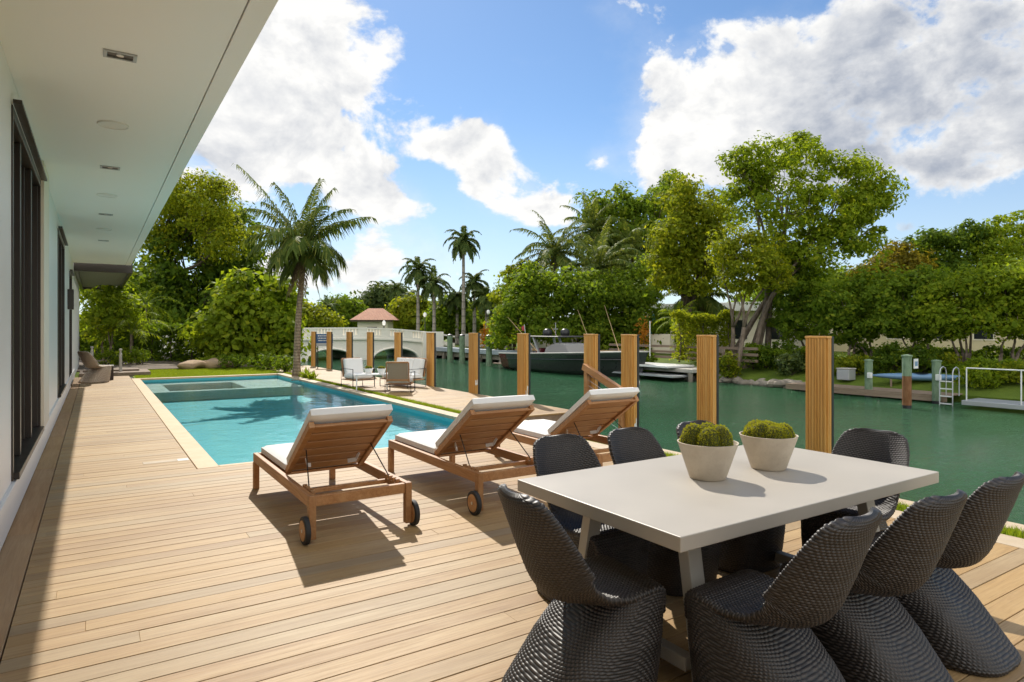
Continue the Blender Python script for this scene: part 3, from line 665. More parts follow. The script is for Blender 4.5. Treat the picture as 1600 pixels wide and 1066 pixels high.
def make_lounger():
    t = thing('sun_lounger', (1.69, 5.65, 0), 'wooden sun lounger with white cushion nearest to the house, both its wheels in view', 'sun lounger', 'sun loungers in a row by the pool')
    zt = .345
    f = MB()
    for sx in (-1, 1): f.box(sx*.375-.022, -.97, zt-.085, sx*.375+.022, .99, zt)
    f.box(-.352, .945, zt-.084, .352, .988, zt-.001).box(-.352, -.968, zt-.080, .352, -.925, zt-.003)
    for i in range(9): f.box(-.352, .02+i*.102, zt-.045, .352, .10+i*.102, zt-.022)
    f.box(-.352, -.62, zt-.07, .352, -.585, zt-.035)
    f.build('frame', M['teak'], t, bevel=.005)
    for sx in (-1, 1):
        MB().box(sx*.375-.026, .93, 0, sx*.375+.026, .992, zt-.086 if 0 else zt-.0865).build('leg', M['teak'], t, bevel=.005)
        MB().box(sx*.375-.026, -.985, .03, sx*.375+.026, -.925, zt+.004).build('leg', M['teak'], t, bevel=.005)
        w = MB(); x = sx*.422
        w.tube([(x-.018, -.955, .1), (x+.018, -.955, .1)], .1, 32); wo = w.build('wheel', M['rubber'], t, smooth=40, bevel=.005)
        MB().tube([(x-.022, -.955, .1), (x+.022, -.955, .1)], .074, 32).build('wheel_disc', M['teakx'], wo, smooth=40)
        MB().tube([(x-.026, -.955, .1), (x+.026, -.955, .1)], .014, 12).build('hub', M['steel'], wo, smooth=40)
    
    # backrest: hinge at y=-.03, top towards -y
    ang = math.atan2(.475, .70); BL = .86
    Mx = Matrix.Translation((0, -.03, zt+.004)) @ Matrix.Rotation(math.pi, 4, 'Z') @ Matrix.Rotation(ang, 4, 'X')
    b = MB()
    def bb(x0, y0, z0, x1, y1, z1):
        tmp = MB().box(x0, y0, z0, x1, y1, z1); b.add([Mx @ Vector(p) for p in tmp.v], tmp.f)
    for sx in (-1, 1): bb(sx*.315-.022, 0, -.03, sx*.315+.022, BL, .02)
    for i in range(6): bb(-.292, .02+i*.141, -.012, .292, .135+i*.141, .008)
    bb(-.292, BL-.028, -.028, .292, BL-.001, -.013)
    bo = b.build('backrest', M['teakx'], t, bevel=.004)
    for sx in (-1, 1):
        p = Mx @ Vector((-sx*.27, .46, -.03)); MB().tube([p, (sx*.325, p.y-.28, zt-.0)], .005, 8).build('prop_bar', M['bronze'], t)
        nt = MB()
        for i in range(4): nt.box(sx*.335-.016, -.86+i*.07, zt-.02, sx*.335+.016, -.83+i*.07, zt+.012)
        nt.box(sx*.335-.016, -.86, zt-.05, sx*.335+.016, -.62, zt-.02); nt.build('notched_rail', M['teak'], t, bevel=.003)
        q0 = Mx @ Vector((sx*.23, .26, -.014)); q1 = Mx @ Vector((sx*.21, .20, -.05)); q2 = Mx @ Vector((sx*.16, .14, -.03))
        sm = MB(); sm.beam(q0, q1, .035, .004, (1, 0, 0)).beam(q1, q2, .035, .004, (1, 0, 0)); sm.build('cushion_tie', M['cushion'], t)
    c = MB(); cushion(c, -.335, .335, .97, .085, Matrix.Translation((0, -.0, zt-.018)))
    c.build('seat_cushion', M['cushion'], t, smooth=50)
    c = MB(); cushion(c, -.335, .335, BL+.03, .085, Mx @ Matrix.Translation((0, .045, .022)))
    c.build('back_cushion', M['cushion'], t, smooth=50)
    return t
lg = make_lounger()
dup(lg, (3.08, 5.63, 0), R_(0), 'wooden sun lounger with white cushion in the middle of the row of three')
dup(lg, (4.46, 5.68, 0), R_(-1), 'wooden sun lounger with white cushion farthest from the house, closest to the canal')

# ================================================================== DOCK LOUNGE SET
def frame_rods(m, w, d, h):
    for sx in (-1, 1):
        x = sx*w/2
        m.tube([(x, d/2, 0), (x, d/2, h), (x, -d/2, h), (x, -d/2, 0), (x, d/2, 0)], .013, 6)
    m.tube([(-w/2, d/2, .22), (w/2, d/2, .22)], .012, 6); m.tube([(-w/2, -d/2, .22), (w/2, -d/2, .22)], .012, 6)
def lounge_seat(name, label, cat, loc, rz, w, nback, d=.72, group=None):
    t = thing(name, loc, label, cat, group, rz)
    m = MB(); frame_rods(m, w, d, .56); m.build('frame', M['black'], t, smooth=60)
    MB().box(-w/2+.03, -d/2+.03, .21, w/2-.03, d/2-.02, .25).build('seat_base', M['teakx'], t, bevel=.004)
    c = MB(); cushion(c, -w/2+.04, w/2-.04, d-.10, .15, Matrix.Translation((0, -d/2+.08, .255)), .02); c.build('seat_cushion', M['cushion'], t, smooth=60)
    Mb = Matrix.Translation((0, -d/2+.06, .30)) @ Matrix.Rotation(R_(78), 4, 'X')
    Mq = Matrix.Translation((0, -d/2+.03, .30)) @ Matrix.Rotation(R_(102), 4, 'X')
    b = MB()
    for sx in (-1, 1): b.beam(Mq @ Vector((sx*(w/2-.05), 0, 0)), Mq @ Vector((sx*(w/2-.05), .56, 0)), .05, .03, (1, 0, 0))
    b.beam(Mq @ Vector((-(w/2-.05), .56, 0)), Mq @ Vector((w/2-.05, .56, 0)), .03, .05); b.beam(Mq @ Vector((-(w/2-.05), .05, 0)), Mq @ Vector((w/2-.05, .05, 0)), .03, .05)
    bf = b.build('back_frame', M['teak'], t, bevel=.004)
    s = MB()
    v = [Mq @ Vector(p) for p in ((-(w/2-.08), .04, -.01), (w/2-.08, .04, -.01), (w/2-.08, .545, -.01), (-(w/2-.08), .545, -.01), (-(w/2-.08), .04, .004), (w/2-.08, .04, .004), (w/2-.08, .545, .004), (-(w/2-.08), .545, .004))]
    s.add(v, [(0, 1, 2, 3), (7, 6, 5, 4), (0, 4, 5, 1), (1, 5, 6, 2), (2, 6, 7, 3), (3, 7, 4, 0)]); s.build('back_sling', M['tanstrap'], bf)
    cw = (w-.10)/nback
    for i in range(nback):
        c = MB(); x = -w/2+.05+i*cw
        cushion(c, x+.005, x+cw-.005, .50, .15, Matrix.Translation((0, -d/2+.215, .385)) @ Matrix.Rotation(R_(102), 4, 'X'), .03); c.build('back_cushion', M['cushion'], t, smooth=60)
    t.scale = (.88, .88, .88); return t
lounge_seat('lounge_chair', 'white cushioned lounge chair on the dock facing the camera', 'armchair', (5.98, 16.9, 0), R_(190), .74, 1, group='lounge chairs on the dock')
lounge_seat('lounge_chair', 'lounge chair on the dock seen from behind, its wooden back frame towards the camera', 'armchair', (6.40, 15.0, 0), R_(-33), .72, 1, group='lounge chairs on the dock')
lounge_seat('outdoor_sofa', 'white cushioned outdoor sofa with three back cushions on the dock beside a post', 'sofa', (7.05, 16.35, 0), R_(105), 1.35, 3)
ct = thing('coffee_table', (5.98, 15.85, 0), 'small white coffee table between the dock lounge chairs', 'table', rz=R_(-20))
MB().box(-.42, -.26, .385, .42, .26, .41).build('tabletop', M['pipewhite'], ct, bevel=.004)
for sx in (-1, 1):
    for sy in (-1, 1): MB().box(sx*.38-.014, sy*.22-.014, 0, sx*.38+.014, sy*.22+.014, .385).build('leg', M['pipewhite'], ct)
def smallbowl(label, loc, seed):
    t = thing('plant_bowl', loc, label, 'planter', 'small planters on the coffee table')
    MB().lathe([(0, 0), (.07, 0), (.12, .135), (.113, .135), (.1, .12), (0, .12)], (0, 0, 0), 24).build('bowl', M['white'], t, smooth=50); moss(t, .105, .13, seed, 6)
smallbowl('small white bowl of greenery on the coffee table, left one', (5.93, 15.95, .41), 21); smallbowl('small white bowl of greenery on the coffee table, right one', (6.19, 15.72, .41), 22)

# ================================================================== DOCK POSTS
def make_post():
    t = thing('dock_post', (0, 0, 0), '', 'post', 'wood clad posts along the dock')
    h = 1.466
    W_ = .28
    MB().box(.024, .012, -2.6, .10, W_-.012, h-.03).build('core', M['barkdark'], t)
    s = MB(); n = 7; p = W_/n
    for i in range(n): s.box(0, i*p+.0042, -.85, .0235, (i+1)*p-.0042, h-.03)
    for i in range(2): s.box(.0245+i*.038, -.018, -.85, .0245+i*.038+.034, .0115, h-.03)
    s.build('slat_cladding', M['postwood'], t, bevel=.003, seg=1)
    MB().box(-.003, -.02, h-.029, .102, W_+.003, h).build('post_cap', M['postwood'], t, bevel=.004)
    MB().box(.1025, -.02, -2.6, .15, W_, h-.006).build('backing', M['black'], t, bevel=.004)
    return t
pst = make_post()
ys = [27.3, 25.12, 22.72, 20.61, 18.23, 15.95, 13.55, 11.38, 9.11, 8.09, 6.41, 4.62]
pl = ['slatted wood dock post farthest away, left of the blue sign', 'slatted wood dock post just right of the blue sign', 'slatted wood dock post behind the white cushioned lounge chair', 'slatted wood dock post in front of the bridge pier, fourth from the far end',
      'slatted wood dock post directly behind the lounge chair with wooden back', 'slatted wood dock post at the right end of the outdoor sofa', 'slatted wood dock post standing alone left of the boat stern', 'slatted wood dock post in front of the dark boat near its stern',
      'slatted wood dock post holding the upper end of the handrail', 'slatted wood dock post at the lower end of the handrail', 'slatted wood post in the water above the left moss bowl', 'slatted wood post nearest the camera behind the right moss bowl']
posts = []
for i, (y, lb) in enumerate(zip(ys, pl)):
    p = pst if i == 0 else dup(pst, (0, 0, 0))
    p.location = (7.70, y, 0); p['label'] = lb; posts.append(p)
def scuff(post, z, seed):
    rg = random.Random(seed); m = MB()
    for k in range(7):
        x = .03+rg.random()*.055; a = z+rg.random()*.18; w = .006+rg.random()*.014; hh = .03+rg.random()*.06
        poly = [(x+w*rg.uniform(.6, 1)*math.cos(q), a+hh*rg.uniform(.5, 1)*math.sin(q)) for q in [j*math.pi/4 for j in range(8)]]
        m.prism(poly, -.0195-k*.0002, -.0175)
    m.build('paint_scuff', M['pipewhite'], post)
scuff(posts[6], .14, 1); scuff(posts[7], .14, 2); scuff(posts[9], -.2, 3)
sg = thing('signboard', (7.72, 26.15, 0), 'blue signboard with white lettering between the two farthest dock posts', 'sign', rz=R_(-28))
MB().box(-.2, -.01, .99, .46, .01, 1.37).build('board', M['signblue'], sg, bevel=.003)
wr = MB()
for i, (a, b) in enumerate([(-.14, .40), (-.14, .36), (-.12, .38)]):
    x = a; rg = random.Random(i)
    while x < b-.03:
        w = rg.uniform(.02, .06); wr.box(x, -.0125, 1.27-i*.095, min(b, x+w), -.0105, 1.31-i*.095); x += w+.018
wr.build('lettering', M['pipewhite'], sg)
MB().box(-.2, -.012, .87, .46, .008, .985).build('lower_panel', M['alu'], sg)
for sx in (-.15, .41): MB().box(sx-.02, .012, -.5, sx+.02, .05, 1.33).build('support', M['black'], sg)
hr = thing('handrail', (7.64, 8.78, 0), 'sloping wooden handrail with cable infill beside the dock steps', 'handrail')
MB().beam((0, .52, .86), (0, -.52, .47), .10, .12).build('rail', M['teak'], hr, bevel=.006)
MB().box(-.04, -.53, -.8, .04, -.45, .46).build('newel', M['teak'], hr, bevel=.006)
MB().box(-.04, .40, -.1, .04, .48, .80).build('newel', M['teak'], hr, bevel=.006)
cb = MB()
for i in range(7): cb.tube([(0, .41, .72-i*.10), (0, -.46, .40-i*.10)], .004, 5)
cb.build('cable', M['steel'], hr)
sk = thing('skimmer_lid', (.69, 8.55, .0), 'pale grained skimmer lid set in the deck boards by the pool corner', 'lid')
MB().box(-.23, -.07, -.02, .12, .07, .0035).build('lid', M['palestone'], sk, bevel=.003); MB().box(.125, -.07, -.02, .245, .07, .003).build('frame', M['ledge'], sk, bevel=.002)
# raised timber step and bollards at the end of the deck
sp_ = thing('timber_step', (.75, 26.3, 0), 'low weathered timber platform at the far end of the deck', 'step')
MB().box(-1.2, -1.0, -.03, .85, 1.0, .10).build('platform', M['oldwood'], sp_, bevel=.01); MB().box(-1.1, -.2, .102, .55, .8, .16).build('upper_step', M['oldwood'], sp_, bevel=.01)
for (x, y, h, lb) in ((.73, 25.9, .78, 'slim bronze bollard light at the end of the deck, nearer the pool'), (-.1, 27.2, .85, 'slim bronze bollard light beside the house wall, behind the tan chair')):
    bl = thing('bollard_light', (x, y, .1), lb, 'bollard light', 'bollard lights at the end of the deck')
    MB().lathe([(0, 0), (.045, 0), (.045, h-.16), (.03, h-.15), (.03, h-.06), (.05, h-.05), (.05, h), (0, h+.01)], (0, 0, 0), 14).build('column', M['tableleg'], bl, smooth=50)
# ================================================================== VEGETATION
def leaf_quads(name, P, size, m, parent, asp=.5, up=.75, rg=RNG, nrm=None):
    N = len(P)
    base = rg.normal(size=(N, 3))*.55+np.array([0, 0, up*.6])+(nrm*1.25 if nrm is not None else rg.normal(size=(N, 3))*.6)
    nn = unit(base); t = unit(np.cross(nn, rg.normal(size=(N, 3)))+np.array([0, 0, -.15])); b = unit(np.cross(nn, t)); n2 = np.cross(t, b)
    L = size*np.clip(np.exp(rg.normal(-.12, .34, (N, 1))), .4, 1.6); W = L*asp
    V = np.stack([P-t*L*.5, P+b*W*.5-n2*L*.08-t*L*.05, P+t*L*.5, P-b*W*.5-n2*L*.08-t*L*.05], 1)
    return quads(name, V, m, parent)
def crown_pts(blobs, nclump, per, cr, rg, hollow=.55, flat=.8):
    """blobs: (centre, (a, b, c) radii along right / ahead / up)"""
    vol = np.array([b[1][0]*b[1][2] for b in blobs]); vol = vol/vol.sum(); out = []; nout = []
    for (c, r), w in zip(blobs, vol):
        k = max(3, int(nclump*w)); d = unit(rg.normal(size=(k, 3))); q = hollow+(1-hollow)*rg.random((k, 1))**.7
        o = d*q*(1+.10*rg.normal(size=(k, 1))); C = c+o[:, :1]*r[0]*RT+o[:, 1:2]*r[1]*FW+o[:, 2:]*r[2]*UP
        n = rg.poisson(per, k)+3
        cs = cr*rg.uniform(.55, 1.35, k)*.62
        idx = np.repeat(np.arange(k), n); dd = unit(rg.normal(size=(len(idx), 3))); rr = (.62+.42*rg.random((len(idx), 1)))*np.where(rg.random((len(idx), 1)) < .12, 1.3, 1)
        P = C[idx]+dd*rr*np.array([1.1, 1.1, flat])*cs[idx, None]
        out.append(P); nout.append(unit(dd*.8+o[idx]*.5))
    return np.concatenate(out), np.concatenate(nout)
def limb(m, p, q, r0, r1, rg, sag=.12, n=6):
    p = np.array(p, float); q = np.array(q, float); L = np.linalg.norm(q-p); w = rg.normal(size=(2, 3))*L*sag
    pts = []
    for i in range(n+1):
        t = i/n; pts.append(p+(q-p)*t+w[0]*math.sin(math.pi*t)*.6+w[1]*math.sin(2*math.pi*t)*.35)
    m.tube(pts, [r0+(r1-r0)*(i/n)**.8 for i in range(n+1)], 7); return pts
def tree(name, label, base, blobs, lm, nclump, per, lsize, cr, bm='bark', r0=.2, stems=1, group=None, cat='tree', seed=1, split=.35, asp=.55, trunk=True, lean=None, hollow=.5):
    """blobs (u, v, ru, rv, d): crown lobes given where they stand in space"""
    rg = np.random.default_rng(seed); base = np.array(base, float)
    t = thing(name, base, label, cat, group)
    B_ = []
    for (u, v, ru, rv, d) in blobs:
        c = at(u, v, d)-base; s = d/FPX; B_.append((c, (ru*s, min(ru, rv*1.3)*s*.9, rv*s)))
    P, PN = crown_pts(B_, int(nclump*.55), per*2.3, cr*1.35, rg, hollow, .75)
    if trunk:
        m = MB(); cen = np.mean([b[0] for b in B_], 0)
        for s in range(stems):
            st0 = np.array([rg.normal()*r0*2.0*(stems > 1), rg.normal()*r0*2.0*(stems > 1), -.25])
            mine = [b for i, b in enumerate(B_) if i % stems == s] or [B_[s % len(B_)]]
            tgt = np.mean([b[0] for b in mine], 0); fork = st0+(tgt-st0)*split; fork[2] = max(.3, st0[2]+(cen[2])*split*1.25)
            if stems == 1 and lean is not None: fork += np.array(lean)
            rr = r0/(stems**.45)
            limb(m, st0, fork, rr*1.25, rr*.72, rg, .05)
            for b in mine:
                e = b[0]+np.array([0, 0, b[1][2]*.2]); pts = limb(m, fork, e, rr*.62, rr*.12, rg, .08)
                for k in range(3):
                    q = b[0]+unit(rg.normal(size=3))*np.array([b[1][0], b[1][1], b[1][2]])*.75; limb(m, pts[3+k % 3], q, rr*.22, rr*.05, rg, .1, 4)
        m.build('trunk', M[bm], t, smooth='all')
    leaf_quads('crown', P, lsize*1.12, M[lm], t, asp, rg=rg, nrm=PN)
    return t
def shrub(name, label, c, r, lm, nclump, per, lsize, cr, cat='shrub', group=None, seed=1, stems=True, asp=.55):
    """mound of leaves r=(right, ahead, up) standing on point c"""
    rg = np.random.default_rng(seed); t = thing(name, c, label, cat, group)
    P, PN = crown_pts([(np.array([0, 0, r[2]*.9]), r)], nclump, per, cr, rg, .35); k_ = P[:, 2] > .01; P = P[k_]; PN = PN[k_]
    if stems:
        m = MB()
        for k in range(6):
            q = unit(rg.normal(size=3)+np.array([0, 0, .8])); e = np.array([q[0]*r[0], q[1]*r[0], abs(q[2])*r[2]*1.5])*.8; limb(m, (rg.normal()*.05, rg.normal()*.05, -.05), e, .025, .008, rg, .1, 4)
        m.build('stem', M['barkdark'], t, smooth='all')
    leaf_quads('foliage', P, lsize, M[lm], t, asp, rg=rg, nrm=PN); return t
def hedge(name, label, p, q, depth, h, lm, n, lsize, seed=1, cat='hedge'):
    rg = np.random.default_rng(seed); p = np.array(p, float); q = np.array(q, float); t = thing(name, p, label, cat)
    d = q-p; L = np.linalg.norm(d); d = d/L; nrm = np.array([-d[1], d[0], 0])
    a = rg.random(n)*L; f = rg.random(n); b = rg.random(n)*depth; z = rg.random(n)*h; s = rg.random(n)
    wob = .10*np.sin(a*2.3+1)+.08*np.sin(a*5.1)+rg.normal(0, .07, n)
    z = np.where(s < .38, h+wob, z); b = np.where((s >= .38) & (s < .86), wob, b)
    P = d*a[:, None]-nrm*b[:, None]*1.0+UP*z[:, None]
    leaf_quads('foliage', P, lsize, M[lm], t, .55, rg=rg)
    for k in range(int(L/1.2)+1):
        m = MB(); limb(m, d*min(L, k*1.2+.3)-nrm*depth*.5-UP*.1, d*min(L, k*1.2+.3)-nrm*depth*.5+UP*h*.85, .05, .02, rg, .05, 4); m.build('stem', M['barkdark'], t, smooth='all')
    return t

# ---- palms
def frond(LV, rach, c, d0, L, droop, n, ll, lw, hang, rg, vee=.5, r0=.03, curl=0.):
    d = np.array(d0, float); d = d/np.linalg.norm(d); p = np.array(c, float); pts = [p.copy()]; dirs = [d.copy()]; st = L/n
    for i in range(n):
        d = d+np.array([0, 0, -droop*st/L*(.35+1.5*(i/n))]); d = d/np.linalg.norm(d); p = p+d*st; pts.append(p.copy()); dirs.append(d.copy())
    rach.tube(pts[::2]+([pts[-1]] if n % 2 else []), [r0*(1-.9*i/max(1, len(pts[::2])-1)) for i in range(len(pts[::2]))]+([r0*.1] if n % 2 else []), 4)
    for i in range(int(n*.10), n+1):
        s = i/n; l = ll*(math.sin(math.pi*min(1, .12+s*.88))**.6)*(.75+.25*rg.random()); 
        if s > .97: l = ll*.45
        dd = dirs[i]; side = np.cross(dd, UP); nl = np.linalg.norm(side); side = side/nl if nl > .05 else RT; up = np.cross(side, dd)
        for sg in (-1, 1):
            v = dd*(.55+.5*s)+side*sg*1.0+up*vee*(1-s*.5)+rg.normal(0, .10, 3); v = v/np.linalg.norm(v)
            a = pts[i]; mid = a+v*l*.5+UP*(-hang*l*.12); e = a+v*l*.86+UP*(-hang*l*.52)
            wv = np.cross(v, up+.3*UP); wv = wv/np.linalg.norm(wv)*lw
            LV.append((a-wv*.4, a+wv*.4, mid+wv, mid-wv)); LV.append((mid-wv, mid+wv, e+wv*.12, e-wv*.12))
def palm_mesh(t, top, base_r, top_r, fronds, lm, bm, bow=(0, 0), shaft=0., rg=None, n=22, ll=.5, lw=.02, hang=1., vee=.4, dead=0, rr=.03, flare=1.5, nseg=14):
    H = top[2]; pts = []; rad = []
    for i in range(nseg+1):
        s = i/nseg; pts.append((top[0]*s+bow[0]*math.sin(math.pi*s), top[1]*s+bow[1]*math.sin(math.pi*s), -.2+(H+.2)*s)); rad.append((base_r+(top_r-base_r)*s**.6)*(1+(flare-1)*max(0, 1-s*7)))
    MB().tube(pts, rad, 12).build('trunk', M[bm], t, smooth='all')
    c = np.array(pts[-1]); k = c+UP*shaft
    if shaft: MB().tube([c-UP*.02, c+UP*shaft*.3, c+UP*shaft*.8, k], [top_r*1.15, top_r*1.3, top_r*.9, top_r*.45], 10).build('crownshaft', M['shaft'], t, smooth='all')
    LV = []; ra = MB()
    for (d0, L, dr) in fronds: frond(LV, ra, k-UP*.05, d0, L, dr, n, ll, lw, hang, rg, vee, rr)
    ra.build('frond_stalk', M['shaft'], t); quads('fronds', np.array(LV), M[lm], t)
    if dead:
        LV = []; ra = MB()
        for i in range(dead):
            a = rg.random()*6.283; frond(LV, ra, k-UP*.1, (math.cos(a)*.35, math.sin(a)*.35, -.7), fronds[0][1]*(.30+.14*rg.random()), .8, n//2, ll*.35, lw*.7, 1.2, rg, .2, rr*.7)
        ra.build('dry_stalk', M['lf_dead'], t); quads('dry_fronds', np.array(LV), M['lf_dead'], t)
def rand_fronds(k, L, rg, lo=-.35, hi=1.3, dr=1.2):
    out = []
    for i in range(k):
        a = i*2.39996+rg.random()*.3; e = lo+(hi-lo)*((i+.5)/k)+rg.normal()*.08
        out.append(((math.cos(a)*math.cos(e), math.sin(a)*math.cos(e), math.sin(e)), L*rg.uniform(.85, 1.1), dr*rg.uniform(.8, 1.2)))
    return out
# the young palm beside the pool
rg = np.random.default_rng(5); pb = np.array([5.60, 21.75, -.02]); s = 21.3/FPX
pt_ = thing('coconut_palm', pb, 'tall young palm with windblown fronds growing at the far right corner of the pool', 'palm tree')
def fd(du, dv, dz): v = RT*du-UP*dv+FW*dz; return tuple(v)
FR = [(fd(-80, -130, 10), 3.75, .45), (fd(-95, -95, 25), 2.6, .9), (fd(85, -75, -5), 2.6, .75), (fd(75, -110, 20), 2.3, 1.1), (fd(20, -130, -10), 2.6, 1.1), (fd(-25, -130, -20), 2.5, 1.0), (fd(5, -120, 30), 2.6, .9), (fd(45, -120, -40), 2.4, 1.3),
      (fd(-55, -110, -40), 2.5, 1.2), (fd(-80, -60, -30), 2.3, 1.5), (fd(70, -40, 40), 2.0, 1.6), (fd(60, -50, -50), 2.0, 1.7), (fd(-60, -45, 50), 2.2, 1.6), (fd(-70, -20, 10), 1.9, 1.7), (fd(65, -10, 5), 1.8, 1.7), (fd(-30, -30, -70), 2.0, 1.8), (fd(25, -30, 70), 2.0, 1.8), (fd(-40, 5, 40), 1.6, 1.5), (fd(45, 10, -35), 1.6, 1.5), (fd(-20, -120, 60), 2.3, 1.3), (fd(30, -110, 70), 2.4, 1.3), (fd(10, -60, -80), 2.1, 1.7), (fd(50, 30, 30), 1.5, 1.2), (fd(-50, 35, -20), 1.5, 1.2)]
FR += [(fd(a, b, c), l, dr) for a, b, c, l, dr in ((-60, -120, 15, 2.6, .9), (35, -140, 5, 2.5, 1.0), (60, -95, -20, 2.5, 1.0), (-90, -75, 5, 2.4, 1.2), (-40, -60, 60, 2.2, 1.6), (-15, -70, -60, 2.2, 1.7))]
FR = [(d0, l if i in (0, 2) else l*(.92 if d0[2] > 1.0*abs(d0[0]) else .80), dr if i in (0, 2) else dr*1.15) for i, (d0, l, dr) in enumerate(FR)]
tp = at(474, 415, 21.3)-pb
palm_mesh(pt_, tp, .135, .085, FR, 'lf_palm', 'barkpalm', (-.06, .0), .55, rg, 52, .72, .027, 1.5, .25, 7, .03, 1.6, 24)
# ---- left garden
LG = 'trees beyond the pool lawn'
tree('shade_tree', 'big dark green tree beyond the pool, its crown rising behind the roof edge', (*at(335, 575, 46.8)[:2], 0), [(325, 360, 60, 50, 46.8), (285, 410, 65, 60, 46.8), (360, 400, 50, 55, 47.6), (330, 455, 80, 50, 46.8), (265, 480, 60, 50, 46.8), (385, 440, 38, 45, 46.8), (300, 330, 50, 40, 47.6), (230, 430, 40, 40, 48.4), (370, 350, 35, 30, 46.8)], 'lf_dark', 430, 38, 0.32, 1.22, 'barkdark', .38, 2, LG, seed=21)
tree('shade_tree', 'yellow green tree crown leaning over the roof edge at the top of the left garden', (*at(215, 580, 50.0)[:2], 0), [(300, 300, 45, 32, 43.8), (270, 330, 40, 40, 44.5), (325, 335, 38, 36, 43.0), (345, 375, 34, 30, 43.0), (250, 380, 38, 26, 45.2), (340, 300, 28, 22, 43.8)], 'lf_yellow', 300, 40, 0.20, 0.94, 'barkdark', .30, 1, LG, seed=22, split=.5)
tree('sea_grape', 'broad light green sea grape bush tree between the big dark tree and the palm', (*at(395, 585, 29.7)[:2], 0), [(380, 500, 50, 55, 29.7), (425, 520, 40, 48, 29.2), (345, 530, 42, 42, 29.7), (400, 455, 38, 30, 29.7), (440, 470, 28, 36, 30.3), (360, 470, 40, 30, 30.3), (440, 545, 30, 30, 29.2), (375, 550, 50, 28, 29.2)], 'lf_light', 330, 26, 0.23, 0.67, 'bark', .10, 5, LG, seed=23, asp=.8)
tree('shade_tree', 'mid green tree far back at left, filling the gap under the dark canopy', (*at(215, 575, 46.0)[:2], 0), [(215, 450, 50, 45, 46.0), (180, 480, 45, 40, 46.0), (255, 470, 45, 45, 47.1), (225, 510, 60, 30, 46.0), (160, 440, 40, 40, 48.3), (300, 500, 60, 35, 47.1)], 'lf_mid', 330, 26, .30, 1.0, 'barkdark', .25, 2, LG, seed=24)
tree('shade_tree', 'slender light leaved tree against the end of the house under the dark canopy', (*at(168, 585, 29)[:2], 0), [(170, 470, 28, 30, 29), (150, 500, 25, 30, 29), (190, 490, 25, 25, 29)], 'lf_light', 110, 26, .2, .6, 'bark', .09, 2, LG, seed=25)
for i, (u, v, d, h, lb) in enumerate([(205, 585, 29, 2.5, 'low feathery palm with arching fronds in front of the left hedge'), (228, 580, 36, 5.0, 'small palm whose crown shows under the roof edge at far left')]):
    b = np.array([*at(u, v, d)[:2], 0.]); r2 = np.random.default_rng(40+i); t = thing('garden_palm', b, lb, 'palm tree', 'small palms in the left garden')
    palm_mesh(t, (0, 0, h*.55), .07, .05, rand_fronds(13, 2.0, r2, .0, 1.2, 1.5), 'lf_light', 'bark', (0, 0), .2, r2, 20, .5, .022, 1., .3, 0, .02)
hedge('hedge', 'dark clipped hedge along the far side of the small lawn', (*at(105, 560, 34)[:2], 0), (*at(345, 560, 31)[:2], 0), 1.1, 1.6, 'lf_dark', 15000, .18, 31)
for i, (u, v, d, rr, hh, lm, lb) in enumerate([(165, 580, 27.5, .55, .38, 'lf_light', 'light green low shrub right of the bollard by the timber step'), (217, 578, 28.5, .5, .42, 'lf_mid', 'rounded clipped green shrub in front of the left end of the dark hedge'), (190, 578, 28.5, .5, .32, 'lf_light', 'small bright shrub between the bollard and the rounded clipped shrub'),
     (365, 578, 26, .9, .30, 'lf_mid', 'low spreading ground shrub at the foot of the sea grape'), (415, 580, 25, .8, .30, 'lf_dark', 'low dark shrub just left of the palm trunk'), (445, 583, 23.5, .45, .28, 'lf_mid', 'small shrub at the base of the pool palm'), (330, 578, 27, .5, .25, 'lf_light', 'small pale shrub beside the boulders')]):
    p = at(u, v, d); shrub('garden_shrub', lb, (p[0], p[1], 0), (rr, rr, hh), lm, 40, 22, .09, .22, group='shrubs round the pool lawn', seed=60+i)
def blade_plant(label, c, n, L, seed, lm='lf_light', w=.02, nm='grass_tuft', cat='plant', group=None):
    r2 = np.random.default_rng(seed); t = thing(nm, c, label, cat, group); V = []
    for i in range(n):
        a = r2.random()*6.283; e = r2.uniform(.6, 1.4); d = np.array([math.cos(a)*math.cos(e), math.sin(a)*math.cos(e), math.sin(e)]); s_ = np.array([-math.sin(a), math.cos(a), 0])*w; p = r2.normal(0, .05, 3)*np.array([1, 1, 0]); l = L*r2.uniform(.6, 1.1)
        m_ = p+d*l*.55; e_ = p+d*l*.9+UP*(-.22*l)*math.cos(e)+d*np.array([1, 1, 0])*l*.2; V.append((p-s_*.6, p+s_*.6, m_+s_, m_-s_)); V.append((m_-s_, m_+s_, e_+s_*.1, e_-s_*.1))
    quads('blades', np.array(V), M[lm], t); return t
GT = 'grass tufts beside the pool palm'
blade_plant('green grassy tuft right beside the pool palm trunk', (5.67, 20.9, 0), 70, .42, 1, group=GT)
blade_plant('green grassy tuft nearest the camera on the strip by the pool palm', (5.67, 20.2, 0), 60, .38, 2, group=GT)
blade_plant('spiky silver leaved agave among shrubs near the bollard', (*at(180, 578, 28)[:2], 0), 26, .8, 4, 'lf_far', .05, 'agave')
for i, (x, y, sx, lb) in enumerate([(3.2, 28.4, .55, 'flat tan boulder at the edge of the lawn, left one'), (4.1, 28.6, .62, 'flat tan boulder at the edge of the lawn, right and larger one')]):
    m = MB().sphere((0, 0, .12), sx, .4, .18+.05*i, 18, 12); r2 = random.Random(i)
    m.v = [(a+.09*math.sin(b*7+c*9+i), b+.08*math.sin(a*6+c*5), c+.04*math.sin(a*8+b*6)) for a, b, c in m.v]
    o = m.build('boulder', M['rock'], None, smooth='all', loc=(x, y, 0)); tag(o, lb, 'rock', 'boulders at the lawn edge')
